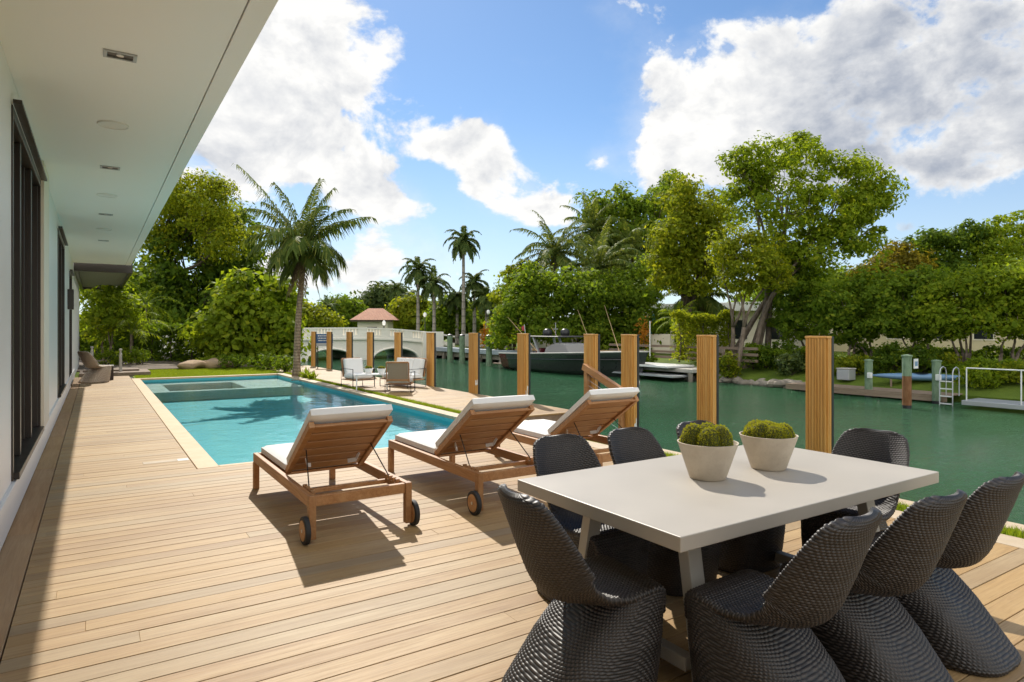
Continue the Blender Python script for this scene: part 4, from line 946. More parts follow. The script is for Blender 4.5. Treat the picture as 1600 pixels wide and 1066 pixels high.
# ---- trees on the opposite bank
OB = 'trees on the opposite bank'
bt = at(1168, 575, 31.5)
tree('shade_tree', 'tallest spreading tree on the opposite bank with several pale trunks', (bt[0], bt[1], -.15), [(1195, 250, 52, 36, 31), (1255, 240, 48, 32, 31.5), (1330, 285, 52, 38, 31), (1355, 320, 38, 42, 31), (1230, 310, 62, 48, 30.5), (1300, 340, 64, 46, 31.5), (1165, 300, 30, 45, 31.5), (1270, 390, 62, 36, 31), (1335, 370, 42, 36, 30.5), (1225, 380, 50, 36, 31.5), (1155, 255, 20, 22, 31), (1370, 290, 22, 28, 31)], 'lf_light', 500, 44, .18, .62, 'bark', .30, 5, OB, seed=71, split=.42)
tree('shade_tree', 'yellowish lower tree crown in front of the tallest tree on the opposite bank', (*at(1150, 575, 30)[:2], -.2), [(1190, 410, 46, 40, 29.5), (1160, 385, 30, 28, 30), (1150, 440, 26, 26, 30), (1215, 430, 30, 26, 29.5), (1130, 400, 20, 30, 30)], 'lf_yellow', 170, 44, .15, .5, 'bark', .16, 2, OB, seed=72)
tree('shade_tree', 'bright green tree left of the tallest tree on the opposite bank', (*at(1085, 560, 38)[:2], 0), [(1065, 310, 32, 30, 38), (1090, 350, 44, 38, 38), (1055, 370, 38, 42, 37.5), (1110, 390, 38, 40, 38), (1045, 420, 30, 30, 37.5), (1085, 430, 50, 36, 38), (1125, 330, 24, 36, 39)], 'lf_yellow', 430, 40, .2, .75, 'barkdark', .26, 2, OB, seed=73)
tree('shade_tree', 'large feathery tree in the background behind the coconut palms', (*at(985, 540, 58)[:2], 0), [(930, 330, 26, 26, 58), (975, 320, 40, 26, 58), (1025, 320, 32, 26, 58), (1005, 360, 46, 34, 58), (960, 370, 46, 30, 57), (1050, 300, 24, 26, 59), (1010, 410, 50, 34, 58), (950, 410, 40, 26, 58)], 'lf_mid', 400, 30, .36, 1.1, 'bark', .4, 3, OB, seed=74)
tree('sea_grape', 'wide dark sea grape mass overhanging the water behind the boat', (*at(880, 545, 45)[:2], 0), [(825, 450, 40, 36, 44), (870, 450, 46, 40, 44), (920, 470, 50, 46, 44), (970, 470, 46, 50, 45), (815, 500, 38, 34, 43), (860, 505, 46, 30, 43), (910, 520, 50, 26, 43), (960, 520, 46, 28, 43), (1010, 490, 40, 44, 44), (790, 520, 22, 18, 43), (1010, 440, 32, 36, 46), (1030, 530, 30, 18, 43)], 'lf_mid', 640, 52, .21, .85, 'barkdark', .3, 4, OB, seed=75, asp=.75)
tree('sea_grape', 'sea grape left end of the green mass, beside the stone columns across the canal', (*at(795, 530, 49)[:2], 0), [(795, 470, 24, 32, 49), (785, 510, 20, 22, 49), (820, 430, 26, 22, 50), (800, 445, 20, 22, 50)], 'lf_yellow', 130, 45, .22, .8, 'barkdark', .2, 2, OB, seed=76, asp=.75)
for i, (u, d, lm, lb, bl) in enumerate([
    (1262, 31, 'lf_mid', 'low spreading tree just right of the tallest tree, behind the near wooden post', [(1235, 470, 42, 38, 31), (1275, 465, 44, 42, 31), (1255, 505, 52, 28, 30.5), (1240, 435, 36, 22, 31.5)]),
    (1345, 28.5, 'lf_mid', 'low multi trunked tree above the yellow green bushes across the canal', [(1320, 470, 46, 36, 28.5), (1365, 460, 46, 38, 28.5), (1345, 505, 56, 26, 28), (1310, 510, 30, 24, 28.5)]),
    (1430, 27, 'lf_mid', 'low multi trunked tree behind the green topped pilings', [(1410, 465, 46, 36, 27), (1450, 455, 44, 36, 27), (1430, 500, 56, 30, 26.5), (1390, 505, 30, 24, 27)]),
    (1510, 25.5, 'lf_light', 'low spreading tree with crooked pale trunks in front of the yellow house', [(1490, 460, 46, 36, 25.5), (1530, 455, 44, 36, 25.5), (1505, 495, 58, 28, 25), (1470, 500, 36, 26, 25.5)]),
    (1590, 24.5, 'lf_light', 'low spreading tree at the right edge across the canal', [(1570, 455, 46, 36, 24.5), (1615, 450, 46, 40, 24.5), (1590, 500, 58, 30, 24), (1640, 490, 40, 36, 24.5)])]):
    p = at(u, 575, d); tree('buttonwood', lb, (p[0], p[1], -.1), bl, lm, 300, 34, .15, .48, 'bark', .15, 4, OB, seed=80+i, split=.3, asp=.6)
for i, (u, d, lm, lb, bl) in enumerate([
    (1440, 42, 'lf_orange', 'orange tinged tree in the second row across the canal', [(1400, 405, 30, 22, 42), (1370, 430, 34, 22, 42), (1420, 425, 36, 28, 41)]),
    (1490, 42, 'lf_dark', 'broad dark green tree in the second row, left of the right edge', [(1455, 395, 40, 34, 42), (1510, 385, 44, 38, 42), (1480, 430, 60, 26, 41)]),
    (1590, 41, 'lf_light', 'broad bright green tree in the second row at the right edge', [(1560, 380, 40, 38, 41), (1610, 370, 46, 40, 41), (1660, 380, 50, 40, 41), (1590, 420, 60, 30, 40)]),
    (1300, 45, 'lf_mid', 'mid green tree in the second row behind the tallest tree', [(1280, 450, 60, 30, 45), (1340, 440, 50, 26, 45), (1230, 460, 50, 40, 46)])]):
    p = at(u, 540, d); tree('background_tree', lb, (p[0], p[1], 0), bl, lm, 300, 32, .22, .7, 'barkdark', .2, 2, 'second row trees across the canal', seed=90+i)
CP = 'coconut palms across the canal'
for i, (u, vt, d, L, k, lb) in enumerate([(866, 400, 50, 3.6, 20, 'coconut palm across the canal rising left of the others'), (935, 425, 48, 4.2, 22, 'coconut palm across the canal with wide arching pale fronds'), (925, 365, 56, 3.8, 18, 'coconut palm tallest of its group, in front of the feathery tree'), (1095, 470, 41, 2.6, 16, 'palm with hanging fronds behind the bright hedge'), (985, 400, 54, 3.4, 18, 'coconut palm half hidden at the right of its group')]):
    b = np.array([*at(u, 540, d)[:2], 0.]); r2 = np.random.default_rng(100+i); t = thing('coconut_palm', b, lb, 'palm tree', CP); top = at(u, vt, d)-b
    palm_mesh(t, top, .2, .13, rand_fronds(k+8, L, r2, -.55, 1.3, 1.3), 'lf_palm', 'barkroyal', (.3, .1), .3, r2, 32, .95, .062, 1.1, .3, 3, .05)
for i, (u, v, d, h) in enumerate([(1058, 545, 35.5, 2.6)]):
    b = np.array([*at(u, v, d)[:2], 0.]); r2 = np.random.default_rng(120); t = thing('date_palm', b, 'small bushy palm in front of the boat lift left of the bright hedge', 'palm tree')
    palm_mesh(t, (.2, 0, h*.75), .08, .06, rand_fronds(16, 1.5, r2, .0, 1.2, 1.3), 'lf_light', 'bark', (0, 0), .2, r2, 18, .45, .03, 1., .3, 0, .03)
hedge('hedge', 'bright clipped box hedge across the canal behind a wooden post', (*at(1058, 545, 33)[:2], 0), (*at(1149, 545, 31.5)[:2], 0), 1.3, 2.2, 'lf_yellow', 12000, .13, 33)
hedge('hedge', 'low dark hedge running under the trunks of the low trees across the canal', (*at(1335, 560, 30)[:2], -.1), (*at(1640, 575, 25)[:2], -.1), 1.0, .75, 'lf_dark', 9000, .13, 34)
hedge('hedge', 'loose green hedge close to the bank edge between the grey box and the gangway', (*at(1290, 580, 27.4)[:2], -.35), (*at(1660, 590, 22.6)[:2], -.35), .9, .62, 'lf_mid', 9000, .13, 35)
hedge('hedge', 'loose green hedge on the bank right of the big trunks, running behind the near posts', (*at(1175, 572, 30.5)[:2], -.2), (*at(1290, 578, 28.0)[:2], -.3), .9, .8, 'lf_mid', 6000, .13, 36)
BS = 'shrubs along the opposite bank'
for i, (u, d, rr, hh, lm, lb) in enumerate([(1110, 31, .5, .55, 'lf_mid', 'small dark shrub under the bright hedge by the boat lift'), (1140, 29.3, .4, .62, 'lf_yellow', 'small upright yellow green shrub left of the big trunks'), (1200, 29.6, 1.1, .55, 'lf_dark', 'dark low shrub right of the big trunks'), (1238, 27.9, .75, .55, 'lf_far', 'grey green round shrub beside the near post'), (1225, 29.5, .9, .7, 'lf_dark', 'dark shrub behind the grey green round one'),
     (1318, 26.4, .55, .42, 'lf_yellow', 'yellow green bush behind the grey box, left one'), (1342, 26.0, .6, .46, 'lf_yellow', 'yellow green bush left of the first piling'), (1392, 25.6, .8, .6, 'lf_dark', 'dark green bush between the first two pilings'), (1440, 24.8, .8, .55, 'lf_dark', 'dark green bush behind the middle pilings'), (1470, 24.8, .7, .42, 'lf_yellow', 'yellow green bush behind the ladder'), (1535, 21.9, .75, .42, 'lf_light', 'light leafy shrub behind the white gangway rail'), (1595, 21.6, .75, .38, 'lf_yellow', 'yellowish shrub at the right end of the gangway rail'), (1010, 34.5, .5, .5, 'lf_mid', 'small shrub by the boat lift post')]):
    p = at(u, 590, d); g = -.1 if p[0] > 26.4 else -.66+(p[0]-24.5)/2.1*.56
    shrub('bank_shrub', lb, (p[0], p[1], max(-.66, g)), (rr, rr*.8, hh), lm, 60, 26, .12, .30, group=BS, seed=130+i)
# ---- royal palms and the trees beyond the bridge
RP = 'royal palms beyond the bridge'
for i, (u, vt, d, L, k, lb) in enumerate([(724, 380, 62, 2.5, 15, 'tallest royal palm beyond the bridge, high above the others'), (653, 425, 64, 2.7, 15, 'royal palm beyond the bridge, left one of the tall pair'), (678, 447, 63, 2.6, 15, 'royal palm beyond the bridge, right one of the tall pair'), (741, 445, 64, 2.1, 13, 'royal palm just right of the tallest one'), (714, 468, 66, 2.3, 13, 'shorter royal palm just left of the tallest one'), (760, 470, 62, 2.4, 15, 'short royal palm with a full crown at the right of the row'), (620, 455, 88, 2.3, 12, 'distant royal palm above the casuarina trees'), (641, 470, 80, 2.3, 12, 'royal palm half hidden behind the tall pair'), (512, 483, 90, 2.6, 14, 'distant palm left of the red roofed house'), (770, 490, 75, 2.0, 12, 'distant royal palm beside the stone columns')]):
    b = np.array([*at(u, 520, d)[:2], 0.]); r2 = np.random.default_rng(150+i); t = thing('royal_palm', b, lb, 'palm tree', RP); top = at(u, vt, d)-b-UP*.6
    palm_mesh(t, top, .24, .13, rand_fronds(k+6, L*.86, r2, -.85, 1.25, 1.75), 'lf_royal', 'barkroyal', (.05, .05), .95, r2, 22, .70, .085, .9, .2, 0, .05, 1.25, 10)
FT = 'trees beyond the bridge'
for i, (u, d, lm, bl, lb) in enumerate([
    (600, 100, 'lf_far', [(600, 463, 26, 20, 100), (580, 478, 26, 16, 100), (625, 478, 24, 20, 100)], 'feathery casuarina tree beyond the bridge behind the red roofed house'),
    (645, 75, 'lf_yellow', [(645, 488, 24, 22, 78), (630, 492, 14, 20, 79), (664, 505, 20, 16, 77)], 'yellow green rounded tree beyond the bridge between lamp posts'),
    (703, 68, 'lf_mid', [(703, 490, 22, 20, 68), (690, 508, 20, 14, 68), (718, 505, 18, 16, 68)], 'dense round dark tree between the royal palms'),
    (755, 72, 'lf_yellow', [(745, 500, 20, 20, 72), (765, 505, 16, 18, 72)], 'small olive tree right of the tallest royal palm'),
    (535, 95, 'lf_mid', [(530, 480, 22, 16, 95), (550, 485, 20, 18, 95), (515, 495, 22, 16, 94), (540, 500, 20, 14, 94)], 'green tree clump left of the red roofed house'),
    (490, 85, 'lf_yellow', [(480, 495, 24, 18, 85), (500, 505, 24, 14, 85), (460, 490, 26, 20, 86)], 'olive tree clump right of the pool palm trunk beyond the bridge'),
    (420, 80, 'lf_mid', [(420, 490, 36, 24, 80), (380, 490, 34, 26, 80), (340, 495, 36, 26, 80)], 'green trees behind the bridge approach at left'),
    (800, 90, 'lf_mid', [(800, 480, 30, 26, 90), (780, 495, 26, 18, 90), (830, 480, 30, 26, 90)], 'distant green trees behind the stone columns')]):
    p = at(u, 520, d); tree('far_tree', lb, (p[0], p[1], 0), bl, lm, 240, 26, .5, 1.5, 'barkdark', .3, 2, FT, seed=170+i)
def far_wood(name, segs, m, n, h, ls, seed):
    r2 = np.random.default_rng(seed); P = []
    for (u0, u1, d) in segs:
        k = n; u = r2.uniform(u0, u1, k); dd = d+r2.normal(0, 3, k); hh = h*(.65+.35*np.sin(u*.045+seed)*np.sin(u*.017))+r2.normal(0, .3, k); z = r2.random(k)**.9*hh
        P.append(np.stack([FW*q+RT*((a-800)/FPX*q) for a, q in zip(u, dd)])+UP*z[:, None])
    o = leaf_quads(name, np.concatenate(P), ls, M[m], None, .7, rg=r2); o['kind'] = 'stuff'; return o
far_wood('far_wood', [(250, 560, 115), (520, 800, 118), (760, 1100, 110)], 'lf_far', 9000, 6.0, 1.0, 3)
far_wood('background_wood', [(1000, 1300, 62), (1250, 1750, 58), (60, 460, 58), (60, 460, 54)], 'lf_mid', 9000, 6.2, .55, 5)

# ================================================================== BRIDGE
br = thing('bridge', (16, 50, WZ), 'cream arched road bridge spanning the canal with a balustraded parapet', 'bridge')
def btop(x):                           # parapet top, world z, x world
    return 1.72-.0021*(x-17.6)**2 if x < 17.6 else 1.72-.0095*(x-17.6)**2
arches = [(5.2, 10.6), (13.6, 17.4), (18.9, 23.0)]
def bbot(x):
    for a, b in arches:
        if a < x < b: c = (a+b)/2; r = (b-a)/2; return -1.0+1.02*math.sqrt(max(0, 1-((x-c)/r)**2))**.9
    return -2.
xs = sorted(set([round(4.4+i*.25, 3) for i in range(89)]+[a+e for ab in arches for a in ab for e in (-.002, .002)]))
def slab(m, y0, y1, fb, ft):
    vs = []; fs = []
    for x in xs:
        b, t_ = fb(x), ft(x); vs += [(x-16, y0-50, b-WZ), (x-16, y0-50, t_-WZ), (x-16, y1-50, b-WZ), (x-16, y1-50, t_-WZ)]
    for i in range(len(xs)-1):
        a = 4*i; b = a+4; fs += [(a, b, b+1, a+1), (a+2, a+3, b+3, b+2), (a+1, b+1, b+3, a+3), (a, a+2, b+2, b)]
    n = 4*(len(xs)-1); fs += [(0, 1, 3, 2), (n, n+2, n+3, n+1)]
    return m.add(vs, fs, .5)
slab(MB(), 50.0, 57, bbot, lambda x: btop(x)-.86).build('span', M['bridge'], br)
slab(MB(), 49.80, 50.25, lambda x: btop(x)-.98, lambda x: btop(x)-.84).build('cornice', M['bridge'], br)
slab(MB(), 49.86, 50.2, lambda x: btop(x)-.84, lambda x: btop(x)-.62).build('kerb_band', M['bridge'], br)
slab(MB(), 49.84, 50.22, lambda x: btop(x)-.13, btop).build('top_rail', M['bridge'], br)
for i in range(21, 62):
    x = -6+i*.5
    if i % 4 == 0: MB().box(x-.36-16, -.13, btop(x)-.62-WZ, x+.36-16, .19, btop(x)-.12-WZ).build('parapet_panel', M['bridge'], br)
    else:
        bl_ = MB()
        for k in range(2):
            q = x+k*.25-.12; bl_.box(q-.07-16, -.07, btop(q)-.62-WZ, q+.07-16, .13, btop(q)-.12-WZ)
        bl_.build('balusters', M['bridge'], br)
slab(MB(), 56.8, 57.1, lambda x: btop(x)-.9, btop).build('far_parapet', M['bridge'], br)
for a, b in arches:
    rim = MB(); c = (a+b)/2; r = (b-a)/2; p = [(c+r*1.0*math.cos(q)-16, -.03, .9-1.0+1.03*max(0, math.sin(q))**.9+.0) for q in [math.pi*k/20 for k in range(21)]]
    rim.tube(p, .10, 6); rim.build('arch_rim', M['bridge'], br, smooth=60)
MB().box(23.3-16, -.35, -1, 25.2-16, 1.0, btop(24)-WZ+.02).build('end_pier', M['bridge'], br, bevel=.02)

# ================================================================== FAR BANK STRUCTURES
fw_ = thing('canal_seawall', (24.5, 36, -2), 'concrete seawall with blue grey cap and dark stained face near the bridge', 'seawall')
MB().box(.0, -8, 0, .5, 14, 1.72).build('face', M['seawall'], fw_); MB().box(-.25, -8, 1.722, .7, 14, 2.05).build('cap', M['bluecap'], fw_, bevel=.02)
bt_ = MB()
for i in range(14): bt_.beam((-.02, -7.5+i*1.5, 1.65), (-.45, -7.5+i*1.5, -.2), .22, .22, (0, 1, 0))
bt_.build('batter_pile', M['seawall'], fw_)
tm = tag(MB().box(26.2, 29, .0, 28.2, 40, .12).box(26.4, 30, .12, 28, 38, .2).build('timber_stack', M['coping']), 'low stack of pale timber planks lying on the far bank left of the boat', 'timber')
def lw(nm, label, x0, y0, x1, y1, z0, z1, m): return tag(MB().box(x0, y0, z0, x1, y1, z1).build(nm, M[m], bevel=.02), label, 'wall')
lw('garden_wall', 'grey concrete garden wall beyond the royal palms, behind the first pilings', 28, 44, 28.6, 51, 0, 1.15, 'concrete'); lw('garden_wall', 'long low concrete garden wall behind the grass at the far bank', 29.0, 33.5, 29.5, 43.6, 0, 1.05, 'concrete')
cl = thing('stone_gateway', (30.5, 42, 0), 'grey stone columns carrying a flat beam at the left end of the green mass', 'gateway')
for k in (0, 1.7): MB().box(-.4, -.4+k, 0, .4, .4+k, 3.0).build('column', M['concrete'], cl, bevel=.03)
MB().box(-.6, -.8, 3.0, .6, 2.6, 3.35).build('beam', M['concrete'], cl, bevel=.03)
PG = 'pilings along the far seawall'
for i, (u, d, lb) in enumerate([(703, 48, 'dark green piling by the far seawall, left of the three'), (722, 46.5, 'dark green piling by the far seawall, middle of the three'), (764, 43, 'dark green piling by the far seawall, right of the three nearest the boat stern')]):
    p = at(u, 560, d); t = thing('mooring_pile', (p[0], p[1], WZ), lb, 'piling', PG)
    MB().tube([(0, 0, -1.5), (0, 0, 2.0)], .20, 12).build('pile', M['piling'], t, smooth=50); MB().lathe([(.21, 1.98), (.21, 2.05), (0, 2.12)], (0, 0, 0), 12).build('cap', M['black'], t, smooth=40)
PN = 'green topped pilings by the wooden dock'
for i, (x, y, h, lb, box) in enumerate([(23.55, 12.5, 1.32, 'weathered green topped piling, left of the three by the dock', 0), (21.15, 10.05, 1.62, 'green topped piling standing in the water with a white notice on it', 1), (23.3, 10.15, 1.40, 'green topped piling beside the white ladder', 0)]):
    t = thing('mooring_pile', (x, y, WZ), lb, 'piling', PN)
    MB().tube([(0, 0, -1.5), (0, 0, .10)], .125, 14).build('pile_foot', M['black'], t, smooth=50)
    MB().tube([(0, 0, .101), (0, 0, h*.62)], .128, 14).build('pile_shaft', M['pilingred' if box else 'piling'], t, smooth=50)
    MB().tube([(0, 0, h*.621), (0, 0, h)], .132, 14).build('pile_sleeve', M['piling'], t, smooth=50)
    MB().lathe([(.155, h-.01), (.155, h+.03), (0, h+.06)], (0, 0, 0), 14).build('cap', M['piling'], t, smooth=40)
    if box:
        n_ = MB().box(.06, -.19, h-.38, .30, -.165, h-.08).build('notice', M['pipewhite'], t); MB().box(.10, -.194, h-.30, .26, -.191, h-.16).build('emblem', M['kayak'], n_)
    else: MB().box(-.24, -.20, h-.62, -.1, -.06, h-.42).build('dock_light', M['pipewhite'], t, bevel=.02); 
wd = thing('wooden_dock', (24.0, 12.5, -.62), 'low brown wooden dock along the right part of the opposite bank', 'dock')
b_ = boards(-.6, .7, -2.6, 3.2, 0, .15, 0, seed=30, lmin=2.5, lmax=3.); b_.build('decking', M['oldwood'], wd)
MB().box(-.62, -2.62, -.22, -.601, 3.22, .0).build('fascia', M['oldwood'], wd)
u_ = MB()
for i in range(6): u_.box(-.45, -2.4+i*1.05, -1.5, -.25, -2.2+i*1.05, -.23)
u_.build('support', M['barkdark'], wd)
rk = thing('rock_revetment', (24.45, 17.5, -1.2), 'brown rock edge of the bank between the wooden dock and the big tree', 'rock wall')
m = MB(); r2 = random.Random(3)
for i in range(60):
    y = -2.2+i*.12; m.sphere((r2.uniform(-.25, .5), y, .25+r2.random()*.22), r2.uniform(.22, .42), r2.uniform(.2, .4), r2.uniform(.12, .24), 8, 6)
m.build('rocks', M['seawall'], rk); MB().prism([(-.1, .35), (.9, .45), (2.2, 1.08), (2.2, .2), (-.1, .2)], -2.3, 6, 'y').build('bank', M['soil'], rk)
gb = thing('equipment_box', (*at(1322, 588, 25.5)[:2], -.45), 'small pale grey box on the bank beside the yellow green bushes', 'box')
MB().box(-.25, -.25, 0, .25, .25, .42).build('body', M['alu'], gb, bevel=.03); MB().box(-.27, -.27, .422, .27, .27, .47).build('lid', M['concrete'], gb, bevel=.02)
ld = thing('dock_ladder', (23.25, 9.55, WZ), 'white tubular ladder hooked over the dock beside a piling', 'ladder')
for k in (0, .42):
    MB().tube([(-.25, k*.9, -.4), (-.25, k*.9, 1.05), (-.18, k*.9, 1.18), (-.02, k*.9, 1.24), (.15, k*.9, 1.18), (.2, k*.9, 1.05), (.2, k*.9, .3)], .018, 8).build('rail', M['alu'], ld, smooth=60)
for k in range(5): MB().box(-.28, .02, -.2+k*.24, -.22, .36, -.165+k*.24).build('rung', M['pipewhite'], ld)
gw = thing('gangway', (23.0, 8.0, -.64), 'white gangway platform with tubular railing at the right end of the bank', 'gangway')
MB().box(-.5, -8.5, -.14, .7, 1.1, .0).build('platform', M['alu'], gw, bevel=.01)
for k, yy in enumerate((1.0, -.4, -1.8, -3.2, -4.6)): MB().tube([(-.4, yy, 0), (-.4, yy, 1.0)], .02, 8).build('rail_post', M['pipewhite'], gw, smooth=60)
MB().tube([(-.4, 1.0, 1.0), (-.4, -8.4, 1.0)], .02, 8).build('handrail', M['pipewhite'], gw, smooth=60)
fl = thing('floating_dock', (21.9, 6.6, WZ), 'pale grey floating dock cubes under the gangway at the right edge', 'float')
for k in range(4): MB().box(-.4, -2.2+k*.62, -.2, .6, -2.2+k*.62+.60, .24).build('float_block', M['deckgrey'], fl, bevel=.05)
ky = thing('kayak', (*at(1440, 588, 23.6)[:2], -.2), 'blue kayak lying on a rack behind the pilings', 'kayak', rz=R_(-62))
m = MB()
m.tube([(x, 0, .04*abs(x)**2*.3) for x in (-1.7, -1.3, -.6, 0, .6, 1.3, 1.7)], [.02, .14, .24, .26, .24, .14, .02], 10); m.v = [(a, b, c*.55) for a, b, c in m.v]; m.build('hull', M['kayak'], ky, smooth='all')
MB().lathe([(.0, .13), (.20, .14), (.24, .155), (.2, .165)], (0, 0, 0), 16).build('cockpit_rim', M['black'], ky, smooth=50)
MB().box(-1.0, -.3, -.45, -.94, .3, -.12).box(.94, -.3, -.45, 1.0, .3, -.12).build('rack', M['oldwood'], ky)
# boat lift dock by the bow
bd = thing('boat_lift_dock', (24.2, 22.8, WZ), 'grey boat lift platform with white posts near the boat bow', 'dock')
MB().box(-1.0, -2.4, .42, .9, 1.5, .60).build('slab', M['concrete'], bd, bevel=.03); MB().box(-1.6, -1.4, .62, .3, 2.2, .72).build('platform', M['pipewhite'], bd, bevel=.02)
MB().box(-1.9, -2.0, .22, -.6, 2.6, .30).build('lower_rail', M['alu'], bd)
for (x, y) in ((-.9, -2.2), (-.9, 1.3), (.7, -2.2)): MB().tube([(x, y, -1), (x, y, .42)], .12, 8).build('support', M['seawall'], bd, smooth=50)
MB().box(-.35, 2.5, .6, -.12, 2.75, 1.45).build('lift_post', M['pipewhite'], bd, bevel=.03); MB().box(-.42, 2.45, 1.45, -.05, 2.8, 1.95).build('motor_box', M['pipewhite'], bd, bevel=.05)
MB().tube([(.6, 1.9, .6), (.6, 1.9, 2.9)], .03, 8).build('light_pole', M['pipewhite'], bd, smooth=50)
rb = MB()
for k in range(3): rb.box(.9, -4.5, .95+k*.28, .96, 5.5, 1.07+k*.28)
rb.build('rail_board', M['oldwood'], bd)
bp = thing('bench', (*at(1128, 566, 30.2)[:2], -.15), 'grey plank bench on the bank left of the big trunks', 'bench', rz=R_(60))
MB().box(-.9, -.2, .42, .9, .2, .47).build('seat', M['oldwood'], bp); MB().box(-.9, .2, .62, .9, .24, .8).build('backrest', M['oldwood'], bp)
for sx in (-.7, .7): MB().box(sx-.04, -.18, 0, sx+.04, .24, .62).build('leg', M['oldwood'], bp)
um = thing('parasol', (*at(1021, 545, 43)[:2], .0), 'closed teal parasol on the terrace behind the boat', 'parasol')
MB().tube([(0, 0, 0), (0, 0, 2.6)], .03, 8).build('pole', M['pipewhite'], um); MB().lathe([(.05, .9), (.24, 1.3), (.20, 2.0), (.05, 2.55), (0, 2.6)], (0, 0, 0), 14).build('canopy', M['teal'], um, smooth=50)
lw('terrace_wall', 'beige terrace wall behind the bow of the boat', 30.9, 29.0, 31.3, 32.8, 0, 1.25, 'creamwall'); 
# houses
h1 = thing('villa', (*at(582, 512, 72)[:2], 0), 'small cream villa with a terracotta hipped roof beyond the bridge', 'house', rz=-YAW)
MB().box(-2.4, 0, -.4, 2.4, 5, 2.75).build('wall', M['creamwall'], h1)
MB().add([(-3.4, -1, 2.7), (3.4, -1, 2.7), (3.4, 6, 2.7), (-3.4, 6, 2.7), (-1.2, 2.5, 4.1), (1.2, 2.5, 4.1)], [(0, 1, 5, 4), (1, 2, 5), (2, 3, 4, 5), (3, 0, 4), (3, 2, 1, 0)]).build('roof', M['roof'], h1)
MB().box(-.85, -.03, -.2, .75, .02, 1.9).build('door', M['barkdark'], h1); MB().box(-3.3, -.9, 2.5, 3.3, -.7, 2.68).build('eave', M['barkdark'], h1)
for sx in (-1.6, 1.6): MB().box(sx-.12, -.05, 1.5, sx+.12, .02, 1.8).build('wall_lamp', M['black'], h1)
h1.scale = (.70, .70, .97)
h2 = thing('villa', (*at(1545, 560, 38)[:2], 0), 'pale yellow house behind the low trees at the right', 'house', rz=R_(-90+6))
MB().box(-9, 0, -.3, 9, 8, 2.9).build('wall', M['yellowwall'], h2); MB().box(-9.6, -.6, 2.9, 9.6, 8.6, 3.15).build('roof', M['white'], h2, bevel=.03)
for i in range(7):
    w_ = MB().box(-8+i*2.4, -.04, .9, -6.9+i*2.4, .02, 2.1).build('window', M['creamwall'], h2); MB().box(-7.92+i*2.4, -.055, .98, -6.98+i*2.4, -.042, 2.02).build('pane', M['glass'], w_)
h3 = thing('villa', (*at(1128, 540, 52)[:2], 0), 'white flat roofed house showing between trunks behind the bright hedge', 'house', rz=R_(-70))
MB().box(-7, 0, -.3, 7, 8, 3.0).build('wall', M['creamwall'], h3); MB().box(-7.6, -.9, 3.0, 7.6, 8.5, 3.7).build('roof', M['white'], h3, bevel=.03)
for i in range(4): MB().box(-6+i*3.2, -.04, .8, -4.4+i*3.2, .02, 2.3).build('window', M['glass'], h3)
LPG = 'lamp posts beyond the bridge'
for i, (u, v, d, lb) in enumerate([(664, 492, 60, 'black lamp post with white globe right of the palm pair beyond the bridge'), (600, 505, 58, 'black lamp post with white globe in front of the villa'), (763, 488, 60, 'lamp post with white globe near the stone columns')]):
    p = at(u, v, d); t = thing('lamp_post', (p[0], p[1], 0 if i == 2 else .6), lb, 'street lamp', LPG); h = p[2]-(0 if i == 2 else .6)
    MB().tube([(0, 0, 0), (0, 0, .4), (0, 0, h-.2)], [.09, .06, .045], 8).build('pole', M['black'], t, smooth=50); MB().sphere((0, 0, h), .17, .17, .23, 12, 8).build('globe', M['lampglobe'], t, smooth='all')
fo = thing('foliage_plant', (*at(760, 528, 52)[:2], 0), 'orange leaved plant by the wall near the stone columns', 'plant'); r2 = np.random.default_rng(9)
leaf_quads('leaves', r2.normal(size=(260, 3))*np.array([.25, .25, .5])+UP*.95, .3, M['orange'], fo, .5, rg=r2); MB().tube([(0, 0, 0), (0, 0, .9)], .04, 6).build('stem', M['barkdark'], fo)
fo = thing('foliage_plant', (*at(1006, 528, 40)[:2], 0), 'orange brown plant behind the terrace wall near the parasol', 'plant')
leaf_quads('leaves', r2.normal(size=(220, 3))*np.array([.2, .2, .45])+UP*1.3, .2, M['orange'], fo, .5, rg=r2); MB().tube([(0, 0, 0), (0, 0, 1.2)], .04, 6).build('stem', M['barkdark'], fo)
sl_ = thing('sail_sign', (*at(772, 527, 50)[:2], 0), 'small white folded sail shape standing by the stone columns', 'sail'); MB().prism([(-.45, .4), (.45, .4), (.3, 2.0)], -.05, .05, 'y').build('cloth', M['pipewhite'], sl_); MB().tube([(.3, 0, 0), (.3, 0, 2.05)], .03, 6).build('mast', M['alu'], sl_)
blade_plant('pale green ornamental grass clump on the far bank left of the boat', (*at(783, 540, 47)[:2], 0), 120, 1.3, 7, 'lf_yellow', .03, 'grass_tuft')
vw = tag(MB().prism([(-1.6, .0), (1.9, .0), (1.9, .80), (1.3, 1.15), (.4, 1.26), (-1.6, 1.28)], -.2, .2, 'y').build('approach_wall', M['bridge'], loc=(4.9, 47.0, 0), bevel=.02), 'white curved approach wall seen over the left hedge', 'wall')

